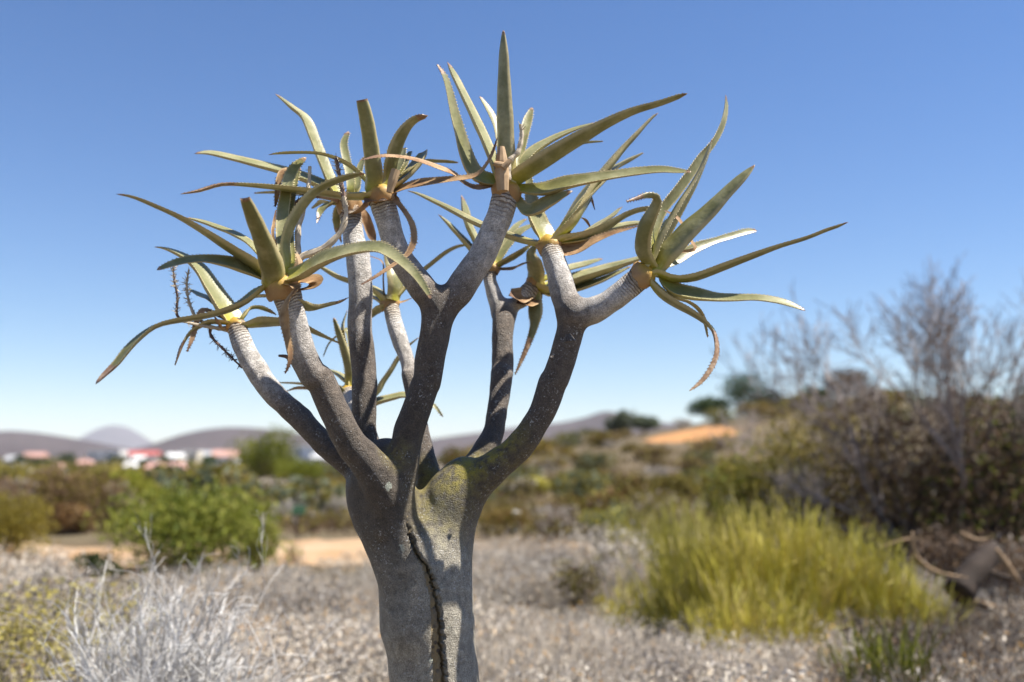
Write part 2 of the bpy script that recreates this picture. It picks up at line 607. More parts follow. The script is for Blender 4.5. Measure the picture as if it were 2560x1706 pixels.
    MAT['bluegreen'] = fo('grey_green_leaves', [(.07, .09, .055), (.13, .155, .09), (.19, .20, .12)])
    for n_, c_ in dict(wall_white=(.78, .76, .72), wall_pink=(.66, .44, .37), wall_orange=(.62, .36, .18), wall_cream=(.72, .64, .50), roof_red=(.40, .10, .085), roof_pink=(.48, .28, .23), roof_grey=(.42, .42, .42), roof_white=(.74, .73, .70), glass=(.06, .08, .10), door=(.16, .10, .07), sign_green=(.012, .05, .022), post_white=(.72, .70, .62), stake=(.13, .09, .06)).items():
        MAT[n_] = plain(n_, c_, .7, .08, 1.5)


BANK = ground_at(1725, 1088)
build_materials()

# ------------------------------------------------------------------ the setting
def make_ground():
    def axis(neg, pos, s0, g):
        p = [0.0]
        s = s0
        while p[-1] < pos:
            p.append(p[-1] + s); s *= g
        q = [0.0]; s = s0
        while q[-1] > -neg:
            q.append(q[-1] - s); s *= g
        p[-1] = pos; q[-1] = -neg
        return np.array(q[:0:-1] + p)
    xs = axis(11500, 11500, .35, 1.062)
    ys = axis(11500, 11500, .35, 1.058)
    X, Y = np.meshgrid(xs, ys, indexing='ij')
    Z = H(X, Y)
    V = np.stack([X, Y, Z], -1).reshape(-1, 3)
    nx, ny = len(xs), len(ys)
    I = np.arange(nx * ny).reshape(nx, ny)
    Q = np.stack([I[:-1, :-1], I[1:, :-1], I[1:, 1:], I[:-1, 1:]], -1).reshape(-1, 4)
    mb = MB()
    mb.add(V, Q=Q)
    o = mb.build('ground', MAT['ground'], smooth=True)
    tag(o, 'dry brown soil of the plain and the scrubby slope', kind='structure')


make_ground()


def make_path():
    rng = np.random.default_rng(5)
    xs = np.linspace(-16, 1.2, 70)
    V = []
    for i, x in enumerate(xs):
        w = 1.0 - sstep(-.9, 1.3, x) * .75
        y0 = 12.9 + .25 * math.sin(x * .6) - .12 * x * .1 - 2.6 * w * sstep(-2.0, -5.5, x) - .2 + rng.normal() * .12
        y1 = 15.6 + .3 * math.sin(x * .5 + 1) + rng.normal() * .15 - .9 * (1 - w)
        for k in range(6):
            y = y0 + (y1 - y0) * k / 5
            V.append((x, y, float(H(x, y)) + .012))
    I = np.arange(len(V)).reshape(-1, 6)
    Q = np.stack([I[:-1, :-1], I[1:, :-1], I[1:, 1:], I[:-1, 1:]], -1).reshape(-1, 4)
    o = MB().add(V, Q=Q).build('dirt_path', MAT['path'], smooth=True)
    tag(o, 'bare orange dirt path crossing the scrub', kind='structure')


make_path()


def make_hill(name, label, ridge, d, depth, seed):
    """long rounded hill whose crest passes through the given skyline points at distance d"""
    rng = np.random.default_rng(seed)
    P = np.array([at(x, y, d) for x, y in ridge])
    C = catmull(P, 110)
    nv = 26
    V = []
    ph = rng.uniform(0, 6.28, 8)
    for i, p in enumerate(C):
        for k in range(nv):
            v = -1 + 2 * k / (nv - 1)
            prof = (math.cos(v * math.pi) * .5 + .5) ** .9
            y = d + v * depth + math.sin(p[0] * 6.0 / depth + ph[0]) * depth * .06
            bumpy = 1 + .05 * math.sin(p[0] * 14 / depth + v * 5 + ph[1]) * (1 - prof) * 2 + .03 * math.sin(p[0] * 33 / depth - v * 9 + ph[2]) * (1 - prof)
            z = -5 + (p[2] + 5) * prof * (bumpy if abs(v) > .05 else 1)
            V.append((p[0] * (y / d) ** .3, y, z))
    I = np.arange(len(V)).reshape(-1, nv)
    Q = np.stack([I[:-1, :-1], I[1:, :-1], I[1:, 1:], I[:-1, 1:]], -1).reshape(-1, 4)
    o = MB().add(V, Q=Q).build(name, MAT['hill'], smooth=True)
    tag(o, label, kind='structure')


make_hill('hill', 'low rounded mauve hill beyond the town, left of the gap', [(-900, 1140), (-500, 1115), (-200, 1092), (0, 1081), (70, 1080), (160, 1092), (260, 1112), (340, 1133), (420, 1150)], 2300, 600, 1)
make_hill('hill', 'broad domed mauve hill behind the green tree', [(270, 1152), (340, 1138), (420, 1108), (490, 1082), (560, 1069), (640, 1070), (730, 1080), (850, 1100), (960, 1122), (1060, 1150)], 2500, 600, 2)
make_hill('hill', 'long mauve hill rising to a small peak beyond the slope', [(820, 1152), (950, 1128), (1080, 1100), (1200, 1082), (1320, 1064), (1400, 1056), (1460, 1044), (1515, 1029), (1580, 1043), (1650, 1058), (1800, 1075), (2100, 1100), (2500, 1140)], 2700, 650, 3)
make_hill('mountain', 'faint blue far-off mountain in the gap between the hills', [(120, 1150), (190, 1110), (230, 1084), (262, 1068), (290, 1064), (318, 1070), (350, 1090), (400, 1120), (470, 1150)], 10300, 1000, 4)

# ------------------------------------------------------------------ the quiver tree
Y0 = 1.95
CR = {0: (0, 0, 1.0), 1: (200, 200, 2.94125), 2: (200, 600, 2.94125), 3: (900, 50, 2.94125), 4: (900, 450, 2.94125),
      5: (1400, 200, 2.94125), 6: (1400, 600, 2.94125), 7: (750, 900, 2.94125), 8: (700, 1206, 2.94125)}


def src(c, x, y, w=0.0):
    ox, oy, k = CR[c]
    return ox + x / k, oy + y / k, w / k


def P3(px, py, d):
    return at(px, py, Y0 - d)


# chains: (list of (crop,x,y,r), d_start, d_end, distance-from-head at the start, at the end)
CH = {}


def chain(name, crop, pts, d0, d1, s0, s1):
    rows = []
    n = len(pts)
    for i, p in enumerate(pts):
        c = crop if len(p) == 3 else p[0]
        x, y, r = p[-3:]
        sx, sy, sr = src(c, x, y, r)
        f = i / (n - 1)
        d = d0 + (d1 - d0) * f
        pos = P3(sx, sy, d)
        rows.append([*pos, sr / F * (Y0 - d), s0 + (s1 - s0) * f])
    L = sum(np.linalg.norm(np.subtract(rows[i + 1][:3], rows[i][:3])) for i in range(n - 1))
    C = catmull(np.array(rows), max(6, int(L / .006)))
    CH[name] = C


tb = P3(1092, 1706, -.03)
chain('trunk', 0, [(1100, 2745, 150), (1098, 2500, 125), (1095, 2100, 116), (1088, 1750, 108), (1078, 1640, 107), (1069, 1540, 105), (1066, 1460, 102), (1062, 1400, 98)], -.03, -.02, 1.0, 1.0)
chain('lobe_left', 0, [(1050, 1560, 88), (1032, 1450, 84), (998, 1350, 86), (966, 1280, 86), (950, 1215, 84), (965, 1165, 70)], -.005, -.02, .95, .62)  # head distance set low so this lobe's bark colour carries its shade
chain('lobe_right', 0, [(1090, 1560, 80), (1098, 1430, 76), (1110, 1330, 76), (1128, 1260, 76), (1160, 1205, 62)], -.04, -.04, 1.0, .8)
chain('arm_a', 7, [(640, 1230, 95), (640, 1080, 115), (610, 950, 138), (560, 835, 138), (480, 730, 125), (385, 630, 116), (310, 500, 112), (225, 320, 108), (150, 150, 108), (2, 1715, 1000, 108), (2, 1655, 880, 106), (2, 1612, 760, 102), (2, 1585, 640, 98), (2, 1560, 530, 98), (2, 1530, 430, 108), (2, 1505, 350, 112)], .035, .13, .70, .0)
chain('arm_b', 7, [(760, 1330, 80), (745, 1180, 95), (725, 1020, 112), (735, 880, 118), (757, 770, 115), (775, 660, 112), (805, 510, 112), (862, 350, 108), (910, 200, 104), (4, 495, 1470, 105), (4, 520, 1300, 112), (4, 548, 1150, 113), (4, 572, 1010, 122), (4, 590, 910, 122)], .035, 0, .80, .34)
chain('arm_b_left', 4, [(575, 940, 105), (490, 830, 108), (400, 715, 100), (310, 590, 96), (245, 440, 90), (205, 300, 92), (172, 190, 98), (155, 120, 92)], 0, .02, .34, .0)
chain('arm_b_right', 4, [(600, 940, 105), (700, 850, 112), (785, 725, 110), (875, 590, 106), (945, 450, 100), (1012, 300, 101), (1055, 160, 98), (1070, 80, 92)], 0, 0, .34, .0)
chain('arm_left', 7, [(480, 860, 100), (340, 745, 95), (215, 650, 88), (125, 565, 86), (30, 460, 84), (2, 1620, 1310, 84), (2, 1530, 1230, 84), (2, 1445, 1150, 84), (2, 1362, 1055, 82), (2, 1298, 955, 84), (2, 1242, 865, 80), (2, 1195, 770, 78), (2, 1165, 690, 72), (2, 1152, 640, 70)], -.03, -.12, .55, .0)
chain('arm_back', 7, [(560, 850, 100), (500, 680, 86), (480, 560, 86), (470, 400, 90), (475, 200, 94), (2, 2090, 1000, 90), (2, 2072, 800, 94), (2, 2060, 600, 90), (2, 2060, 350, 90), (2, 2048, 130, 90), (1, 2015, 1180, 82), (1, 2000, 1060, 78), (1, 1985, 960, 85)], -.06, -.16, .60, .0)
chain('arm_far', 7, [(980, 1010, 120), (950, 900, 105), (925, 780, 88), (905, 640, 72), (880, 480, 62), (840, 300, 58), (805, 130, 56), (4, 362, 1400, 56), (4, 338, 1300, 57), (4, 300, 1200, 61), (4, 262, 1080, 62), (4, 240, 990, 60), (4, 222, 930, 58)], -.09, -.28, .6, .0)
chain('arm_right', 7, [(1120, 1130, 140), (1195, 1010, 140), (1320, 880, 135), (1450, 775, 118), (1575, 675, 108), (1690, 540, 100), (1800, 345, 100), (1860, 170, 108), (4, 1435, 1470, 106), (4, 1490, 1300, 101), (4, 1535, 1150, 102), (4, 1562, 1030, 108), (4, 1562, 960, 105)], -.03, .0, .62, .30)
chain('arm_right_up', 4, [(1562, 990, 100), (1515, 890, 100), (1482, 800, 98), (1465, 700, 92), (1438, 620, 87), (1412, 545, 85), (1395, 490, 80)], 0, -.05, .30, .0)
chain('arm_right_out', 4, [(1570, 985, 95), (1640, 975, 98), (1725, 955, 100), (1830, 900, 90), (1920, 832, 92), (2000, 765, 92), (2075, 705, 88)], 0, .04, .30, .0)
chain('arm_rear', 7, [(1200, 1000, 110), (1290, 800, 105), (1365, 660, 92), (1420, 540, 80), (1445, 400, 75), (1465, 250, 78), (1485, 120, 82), (4, 1045, 1400, 83), (4, 1050, 1200, 78), (4, 1056, 1050, 84), (4, 1060, 970, 80)], -.06, -.27, .6, .3)
chain('arm_rear_left', 4, [(1060, 1000, 72), (1005, 890, 60), (972, 800, 55), (957, 730, 52), (968, 670, 50)], -.27, -.29, .2, .0)
chain('arm_rear_right', 4, [(1060, 1000, 70), (1120, 930, 58), (1180, 890, 60), (1235, 830, 70), (1290, 770, 60)], -.27, -.30, .2, .0)
chain('arm_hidden', 0, [(940, 1190, 34), (925, 1120, 30), (905, 1060, 26), (885, 1010, 24), (872, 985, 22)], -.08, -.40, .5, .0)


def make_bark():
    hs = .0036
    allc = np.vstack(list(CH.values()))
    lo = allc[:, :3].min(0) - .10
    hi = allc[:, :3].max(0) + .10
    lo[2] = -.06
    dims = np.ceil((hi - lo) / hs).astype(int) + 1
    G = np.full(dims, 1.0, np.float32)
    ax = [lo[k] + np.arange(dims[k]) * hs for k in range(3)]

    def field(C, pad):
        mn = np.maximum(((C[:, :3] - C[:, 3:4]).min(0) - pad - lo) / hs, 0).astype(int)
        mx = np.minimum((((C[:, :3] + C[:, 3:4]).max(0) + pad - lo) / hs).astype(int) + 2, dims)
        A = np.full(mx - mn, 1.0, np.float32)
        for c in C:
            r = c[3]; w = r + pad
            a = np.maximum(((c[:3] - w - lo) / hs).astype(int), mn)
            b = np.minimum(((c[:3] + w - lo) / hs).astype(int) + 2, mx)
            if np.any(b <= a): continue
            X = (ax[0][a[0]:b[0]] - c[0])[:, None, None].astype(np.float32) ** 2
            Yy = (ax[1][a[1]:b[1]] - c[1])[None, :, None].astype(np.float32) ** 2
            Z = (ax[2][a[2]:b[2]] - c[2])[None, None, :].astype(np.float32) ** 2
            D = np.sqrt(X + Yy + Z) - np.float32(r)
            sl = tuple(slice(a[k] - mn[k], b[k] - mn[k]) for k in range(3))
            np.minimum(A[sl], D, out=A[sl])
        return mn, mx, A

    def merge(C, k):
        mn, mx, A = field(C, .022)
        sl = tuple(slice(mn[i], mx[i]) for i in range(3))
        g = G[sl]
        h = np.clip(k - np.abs(g - A), 0, None) / k
        G[sl] = np.minimum(g, A) - h * h * k * .25
    for nm, C in CH.items():
        merge(C, .028 if nm in ('trunk', 'lobe_left', 'lobe_right') else .015)
    # slow lumps in the surface
    X, Yy, Z = [a.astype(np.float32) for a in ax]
    lump = (np.sin(X * 61 + 1)[:, None, None] * np.sin(Yy * 57)[None, :, None] * np.sin(Z * 43 + 2)[None, None, :]
            + .6 * np.sin(X * 120)[:, None, None] * np.sin(Yy * 131 + 1)[None, :, None] * np.sin(Z * 97)[None, None, :])
    G += lump * np.float32(.0016)
    # surface nets
    ins = G < 0
    c = np.zeros(tuple(np.array(ins.shape) - 1), np.int8)
    for dx in (0, 1):
        for dy in (0, 1):
            for dz in (0, 1):
                c += ins[dx:ins.shape[0] - 1 + dx, dy:ins.shape[1] - 1 + dy, dz:ins.shape[2] - 1 + dz]
    I, J, K = np.nonzero((c > 0) & (c < 8))
    idx = np.full(c.shape, -1, np.int32)
    idx[I, J, K] = np.arange(len(I))
    acc = np.zeros((len(I), 3)); cnt = np.zeros(len(I))
    cor = [(a, b, d) for a in (0, 1) for b in (0, 1) for d in (0, 1)]
    for p in cor:
        for k in range(3):
            if p[k] == 0:
                q = list(p); q[k] = 1
                v0 = G[I + p[0], J + p[1], K + p[2]]; v1 = G[I + q[0], J + q[1], K + q[2]]
                m = (v0 < 0) != (v1 < 0)
                t = np.where(m, v0 / np.where(np.abs(v0 - v1) < 1e-9, 1e-9, v0 - v1), 0)
                e = np.array(p, float)[None, :].repeat(len(I), 0)
                e[:, k] = t
                acc += e * m[:, None]; cnt += m
    V = (np.stack([I, J, K], 1) + acc / cnt[:, None]) * hs + lo
    Q = []
    for k in range(3):
        a, b = [x for x in range(3) if x != k]
        s0 = [slice(1, -1)] * 3; s1 = [slice(1, -1)] * 3
        s0[k] = slice(0, -1); s1[k] = slice(1, None)
        e = ins[tuple(s0)] != ins[tuple(s1)]
        L = np.stack(np.nonzero(e), 1)
        off = np.ones(3, int); off[k] = 0
        L = L + off
        flip = ins[L[:, 0], L[:, 1], L[:, 2]]
        ea = np.eye(3, dtype=int)[a]; eb = np.eye(3, dtype=int)[b]
        g = lambda o: idx[tuple((L - o).T)]
        q = np.stack([g(ea * 0), g(ea), g(ea + eb), g(eb)], 1)
        if k == 1:
            flip = ~flip
        q[~flip] = q[~flip][:, ::-1]
        Q.append(q)
    Q = np.concatenate(Q)
    Q = Q[(Q >= 0).all(1)]
    # a little smoothing
    E = np.concatenate([Q[:, [0, 1]], Q[:, [1, 2]], Q[:, [2, 3]], Q[:, [3, 0]]])
    for _ in range(3):
        A = np.zeros_like(V); n = np.zeros(len(V))
        for k in range(3):
            A[:, k] = np.bincount(E[:, 0], V[E[:, 1], k], len(V)) + np.bincount(E[:, 1], V[E[:, 0], k], len(V))
        n = np.bincount(E[:, 0], minlength=len(V)) + np.bincount(E[:, 1], minlength=len(V))
        V = V * .4 + .6 * A / n[:, None]
    # distance from the leaf head, from the nearest branch sample
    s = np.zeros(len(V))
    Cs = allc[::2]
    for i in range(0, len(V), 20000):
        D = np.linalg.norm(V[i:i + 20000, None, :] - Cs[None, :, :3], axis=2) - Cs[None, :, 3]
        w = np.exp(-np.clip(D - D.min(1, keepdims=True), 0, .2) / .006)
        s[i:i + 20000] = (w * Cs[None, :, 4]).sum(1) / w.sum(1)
    # vertex normals
    fn = np.cross(V[Q[:, 2]] - V[Q[:, 0]], V[Q[:, 3]] - V[Q[:, 1]])
    nn = np.zeros_like(V)
    for k in range(3):
        for j in range(4):
            nn[:, k] += np.bincount(Q[:, j], fn[:, k], len(V))
    nn = unit(nn)
    # the split in the bark: strip of bare wood with the right-hand bark edge standing proud
    px = 1280 + F * V[:, 0] / V[:, 1]
    vz = (V[:, 2] - CAMH) / V[:, 1]
    py = 853 - F * (vz * CP - SP) / (CP + vz * SP)
    px = 1280 + F * V[:, 0] / (V[:, 1] * CP + (V[:, 2] - CAMH) * SP)
    front = nn[:, 1] < .1
    ly = np.array([270, 400, 520, 620, 720, 850, 1000, 1200, 1470, 1800, 2300]) / 2.94125 + 1206
    lx = np.array([936, 958, 985, 1046, 1072, 1103, 1110, 1115, 1125, 1130, 1140]) / 2.94125 + 700
    rx = np.array([938, 972, 1010, 1095, 1128, 1160, 1184, 1195, 1218, 1228, 1235]) / 2.94125 + 700
    L_ = np.interp(py, ly, lx); R_ = np.interp(py, ly, rx)
    R_ = R_ + 1.5 * np.sin(py * .21) + 1.2 * np.sin(py * .53)
    on = front & (py > 1206 + 250 / 2.94) & (py < 1206 + 2200 / 2.94)
    fade = np.clip((py - (1206 + 250 / 2.94)) / 60, 0, 1)
    inside = on & (px > L_) & (px < R_)
    scar = np.where(inside, 1.0, 0.0)
    V = V - nn * (inside * .002 * fade)[:, None]
    crack = on & (px > R_ - 6.5) & (px < R_ + .5)
    V = V - nn * (crack * .014 * fade)[:, None]
    right = on & (px >= R_ + .5) & (px < R_ + 90)
    V = V + nn * (np.where(right, .0085 * fade * np.exp(-(px - R_) / 45), 0))[:, None]
    # lichen film round the right-hand fork
    c0 = P3(*src(7, 1290, 800)[:2], .03); c1 = P3(*src(7, 1150, 1000)[:2], .0); c2 = P3(*src(7, 930, 900)[:2], -.05); c3 = P3(*src(7, 1430, 690)[:2], .02); c4 = P3(*src(7, 700, 700)[:2], .05)
    moss = np.zeros(len(V))
    for cc, rr, am in ((c0, .10, 1.2), (c1, .10, .8), (c2, .07, .8), (c3, .08, 1.2), (c4, .035, .7)):
        moss = np.maximum(moss, am * np.clip(1.3 - np.linalg.norm(V - cc, axis=1) / rr, 0, 1))
    moss *= np.clip(.5 + nn[:, 2] * 1.2, .25, 1)
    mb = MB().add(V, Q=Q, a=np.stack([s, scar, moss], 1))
    return mb, V, Q


ROOT = empty('quiver_tree', (tb[0], Y0 + .03, 0))
tag(ROOT, 'quiver tree with forked grey branches and spiky succulent leaf heads', 'tree')
bark_mb, BV, BQ = make_bark()
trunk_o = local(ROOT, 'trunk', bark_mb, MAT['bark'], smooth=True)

ROS = {}


def rosette(key, crop, x, y, r, d, ax, ch):
    """sheath collar at the end of a branch; leaves become its children. ax = axis (right, towards viewer, up)"""
    sx, sy, sr = src(crop, x, y, r)
    p = P3(sx, sy, d)
    rad = sr / F * (Y0 - d)
    a = unit(np.array([ax[0], -ax[1], ax[2]], float))
    rng = np.random.default_rng(sum(map(ord, key)))
    prof = [(-.95, 1.0), (-.55, 1.12), (-.15, 1.20), (.15, 1.12), (.45, .86), (.7, .5), (.9, .12)]
    u = unit(np.cross(a, [0, 1.0, .2])); w = np.cross(a, u)
    n = 22
    V = []; A = []
    ph = rng.uniform(0, 6.28, 4)
    for i, (h, k) in enumerate(prof):
        for j in range(n):
            th = 2 * math.pi * j / n
            wob = 1 + .07 * math.sin(3 * th + ph[0] + i) + .04 * math.sin(7 * th + ph[1] * i)
            hh = h + (.16 * math.sin(2 * th + ph[2]) + .10 * math.sin(5 * th + ph[3]) if i < 3 else 0)
            V.append(p + a * hh * rad + (u * math.cos(th) + w * math.sin(th)) * rad * k * wob)
            A.append(((h + .95) / 2.1, 0, 0))
    Q = [(i * n + j, i * n + (j + 1) % n, (i + 1) * n + (j + 1) % n, (i + 1) * n + j) for i in range(len(prof) - 1) for j in range(n)]
    mb = MB().add(V, Q=Q, a=A)
    o = local(ROOT, 'rosette', mb, MAT['sheath'], smooth=True)
    ROS[key] = dict(o=o, p=p, a=a, r=rad, d=d)
    return o


rosette('A', 2, 1485, 325, 112, .13, (-.12, .15, 1), 'arm_a')
rosette('B', 4, 150, 95, 95, .02, (-.15, .1, 1), 'arm_b_left')
rosette('T', 4, 1080, 65, 95, .0, (.12, .1, 1), 'arm_b_right')
rosette('L', 2, 1145, 620, 62, -.12, (-.35, .1, 1), 'arm_left')
rosette('C', 1, 1975, 900, 85, -.16, (-.1, 0, 1), 'arm_back')
rosette('D', 4, 212, 895, 62, -.28, (-.2, 0, 1), 'arm_far')
rosette('M', 4, 1385, 470, 82, -.05, (-.15, .1, 1), 'arm_right_up')
rosette('R', 4, 2095, 690, 90, .04, (.8, .1, .6), 'arm_right_out')
rosette('X', 4, 975, 640, 50, -.29, (.1, 0, 1), 'arm_rear_left')
rosette('Z', 4, 1295, 745, 62, -.30, (.5, .1, .8), 'arm_rear_right')
rosette('E', 0, 868, 980, 22, -.40, (-.2, 0, 1), 'arm_hidden')


def make_leaf(key, paths, dz=0.0, face=0.0, name='leaf', mat='leaf', dry=1.2, cut=False, thick=.42, root=True, teeth=True, mid=0.0, dbase=0.0, label=None):
    """one leaf traced along its middle line. paths: [(crop, [(x,y,width),...]), ...]; dz = metres its tip comes towards the viewer"""
    ros = ROS[key]
    rows = []
    for c, pts in paths:
        for p in pts:
            rows.append(src(c, *p))
    rows = np.array(rows)
    L = np.r_[0, np.cumsum(np.hypot(*np.diff(rows[:, :2], axis=0).T))]
    tt = L / L[-1]
    pts = []
    for (x, y, w), t in zip(rows, tt):
        d = ros['d'] + dbase * (1 - t) + dz * t ** .9 + mid * 4 * t * (1 - t)
        P = P3(x, y, d)
        pts.append([*P, w / F * (Y0 - d)])
    pts = np.array(pts)
    if mat == 'leaf' and dz is not None and dry > .8:
        pts[-1, 3] = max(pts[-1, 3], .42 * pts[-2, 3])
    if root:
        core = ros['p'] + ros['a'] * ros['r'] * .15
        b = pts[0, :3]
        st = core + (b - core) * .15
        if np.linalg.norm(b - st) > .006:
            pts = np.vstack([[*st, min(pts[0, 3], ros['r'] * 1.5)], pts])
    n = 26
    C = catmull(pts, n)
    W = np.maximum(C[:, 3], .0008)
    C = C[:, :3]
    T = unit(np.gradient(C, axis=0))
    a = ros['a']
    rad = unit((C[-1] - C[0]) - a * np.dot(C[-1] - C[0], a) + 1e-6)
    tocam = unit(np.array([0, 0, CAMH]) - C.mean(0))
    ref = a - .45 * rad + face * tocam
    Nn = ref[None, :] - T * (T @ ref)[:, None]
    nl = np.linalg.norm(Nn, axis=1)
    Nn = unit(Nn)
    for i in range(1, n):
        if np.dot(Nn[i], Nn[i - 1]) < .0 or nl[i] < .25:
            v = Nn[i - 1] - T[i] * np.dot(Nn[i - 1], T[i])
            Nn[i] = unit(v)
    for _ in range(3):
        Nn[1:-1] = unit(Nn[:-2] + 2 * Nn[1:-1] + Nn[2:])
        Nn = unit(Nn - T * (Nn * T).sum(1)[:, None])
    S = np.cross(T, Nn)
    # true width from the apparent one
    view = unit(C - np.array([0, 0, CAMH]))
    p = unit(np.cross(view, T))
    tk = thick * .8
    f = 1 / np.sqrt((S * p).sum(1) ** 2 + (tk * (Nn * p).sum(1)) ** 2 + 1e-6)
    f = np.clip(f, 1, 2.0)
    for _ in range(4):
        f[1:-1] = (f[:-2] + 2 * f[1:-1] + f[2:]) / 4
    W = W * f
    rng = np.random.default_rng(int(abs(rows[0, 0] * 7 + rows[-1, 1] * 13)) % 99991)
    u = np.linspace(0, 1, n)
    wav = 0 if mat == 'leaf' else .18
    lo_x = np.cos(np.linspace(0, math.pi, 9)) * .5
    lo_y = -np.sin(np.linspace(0, math.pi, 9)) ** .9 * thick * .82
    up_x = np.linspace(-.5, .5, 7)
    ch = .10 if mat == 'leaf' else .16
    up_y = -ch * (1 - (2 * up_x) ** 2)
    V = []; A = []
    ph = rng.uniform(0, 6.28, 3)
    wig = .025 * np.sin(u * 13 + ph[0]) + .02 * np.sin(u * 29 + ph[1])
    b_ = np.clip((u - dry) / .06 + .5, 0, 1) if dry < 1 else np.zeros(n)
    b_ = np.maximum(b_, sstep(.95, 1.0, u) * .9)
    for xs, ys in ((lo_x, lo_y), (up_x, up_y)):
        for i in range(n):
            flat = 1 - .35 * u[i]
            w = W[i] * (1 + wig[i])
            yy = ys * (1.0 if mat == 'leaf' else 1 + wav * math.sin(u[i] * 23 + ph[2])) * flat
            V.append(C[i] + np.outer(xs, S[i]) * w + np.outer(yy, Nn[i]) * w)
            A.append(np.stack([np.full(len(xs), u[i]), np.abs(xs) * 2, np.full(len(xs), b_[i])], 1))
    V = np.vstack(V); A = np.vstack(A)
    Q = []
    m1, m2 = 9, 7
    o2 = n * m1
    for i in range(n - 1):
        for j in range(m1 - 1):
            Q.append((i * m1 + j, i * m1 + j + 1, (i + 1) * m1 + j + 1, (i + 1) * m1 + j))
        for j in range(m2 - 1):
            Q.append((o2 + i * m2 + j, o2 + i * m2 + j + 1, o2 + (i + 1) * m2 + j + 1, o2 + (i + 1) * m2 + j))
    mb = MB().add(V, Q=Q, a=A)
    # end cap
    e = (n - 1) * m1
    ring = [V[e + j] for j in range(m1)] + [V[o2 + (n - 1) * m2 + j] for j in range(1, m2 - 1)]
    ctr = np.mean(ring, 0) + (-T[-1] * W[-1] * .25 if cut else T[-1] * W[-1] * .6)
    k = len(ring)
    mb.add(ring + [ctr], T=[(j, (j + 1) % k, k) for j in range(k)], a=np.tile([1.0, .5, 1.0 if not cut else .75], (k + 1, 1)))
    # teeth on both margins
    if teeth:
        Ls = np.r_[0, np.cumsum(np.linalg.norm(np.diff(C, axis=0), axis=1))]
        tv = []; ta = []
        for sgn in (-1, 1):
            q = .03
            while q < Ls[-1] * .97:
                q += rng.uniform(.0050, .0085)
                if q > Ls[-1]: break
                g = lambda M: np.array([np.interp(q, Ls, M[:, k]) for k in range(3)])
                c_, s_, t_, w_ = g(C), g(S) * sgn, g(T), np.interp(q, Ls, W)
                h = rng.uniform(.0018, .0036)
                e0 = c_ + s_ * w_ * .497
                nrm = g(Nn) * .0007
                tv += [e0 - t_ * .0016 + nrm, e0 + t_ * .0016 + nrm, e0 + s_ * h + t_ * h * .7, e0 - nrm]
                ta += [(q / Ls[-1], 1, np.interp(q, Ls, b_))] * 4
        if tv:
            bi = np.arange(len(tv) // 4)[:, None] * 4
            mb.add(tv, T=np.concatenate([bi + [[0, 1, 2]], bi + [[1, 3, 2]], bi + [[3, 0, 2]]]), a=ta)
    par = ros['o']
    ob = mb.build(name, MAT[mat], par, smooth=True, origin=tuple(ROOT.location))
    if label: ob['label'] = label
    return ob


def dried(key, paths, dz=0.0, face=.6, **kw):
    kw.setdefault('thick', .12)
    return make_leaf(key, paths, dz, face, name='dried_leaf', mat='dried', **kw)


lf = make_leaf
# --- front-left head
lf('A', [(1, [(1285, 1225, 45), (1150, 1130, 48), (1000, 1070, 46), (880, 1030, 40), (790, 1012, 22)])], -.10)
lf('A', [(1, [(1345, 1370, 110), (1270, 1310, 115), (1130, 1225, 102), (950, 1115, 84), (750, 1003, 68), (560, 918, 58), (400, 856, 46), (295, 838, 26)])], .16, .2)
lf('A', [(1, [(1360, 1440, 60), (1280, 1400, 75), (1150, 1345, 92), (950, 1312, 66), (800, 1318, 56), (680, 1348, 48), (580, 1390, 24)])], .10, .8, label='leaf with its channelled upper side turned out')
lf('A', [(2, [(1370, 318, 60), (1290, 362, 72), (1210, 428, 78), (1090, 490, 76), (900, 545, 70), (700, 580, 64), (560, 617, 64), (450, 690, 64), (350, 790, 60), (260, 905, 54), (190, 972, 46), (130, 1038, 26)])], .12, .0, dry=.90, label='long drooping leaf with a blackened tip')
lf('A', [(1, [(1455, 1440, 60), (1540, 1425, 90), (1640, 1380, 118), (1750, 1312, 118), (1900, 1262, 92), (2050, 1228, 84), (2190, 1222, 84)]), (4, [(230, 535, 80), (330, 612, 70), (420, 705, 58), (480, 795, 42), (520, 868, 14)])], .22, .9, label='broad arching leaf bending over to its tip')
lf('A', [(1, [(1520, 1340, 60), (1505, 1210, 70), (1545, 1060, 78), (1620, 932, 74), (1720, 822, 66), (1850, 752, 54), (1980, 708, 46), (2080, 690, 10)])], .02, -.5)
lf('A', [(1, [(1500, 1330, 80), (1490, 1150, 96), (1490, 1000, 92), (1510, 850, 82), (1540, 710, 84), (1585, 632, 70), (1650, 578, 22)])], -.10, 1.4, label='pale upright toothed leaf')
lf('A', [(1, [(1560, 1350, 38), (1552, 1150, 40), (1555, 950, 42), (1580, 760, 40), (1610, 650, 28)])], -.12, 1.0)
dried('A', [(1, [(1420, 1150, 24), (1425, 1060, 24), (1440, 960, 10)])], -.03, teeth=False)
dried('A', [(1, [(1560, 650, 46), (1500, 668, 52), (1465, 730, 46), (1452, 820, 44), (1436, 930, 12)])], -.08, dbase=-.10, root=False)
lf('A', [(1, [(1420, 1470, 150), (1420, 1400, 178), (1375, 1250, 158), (1300, 1070, 126), (1240, 930, 98), (1212, 865, 72)])], .20, -.3, cut=True, thick=.7, teeth=False, label='thick blunt leaf pointing forward, its end broken off')
lf('A', [(2, [(1600, 430, 50), (1680, 488, 66), (1800, 466, 58), (1900, 450, 38), (1970, 425, 8)])], -.12, .0, dry=.75)
lf('A', [(2, [(1420, 390, 40), (1330, 405, 38), (1270, 418, 26), (1240, 440, 10)])], -.08)
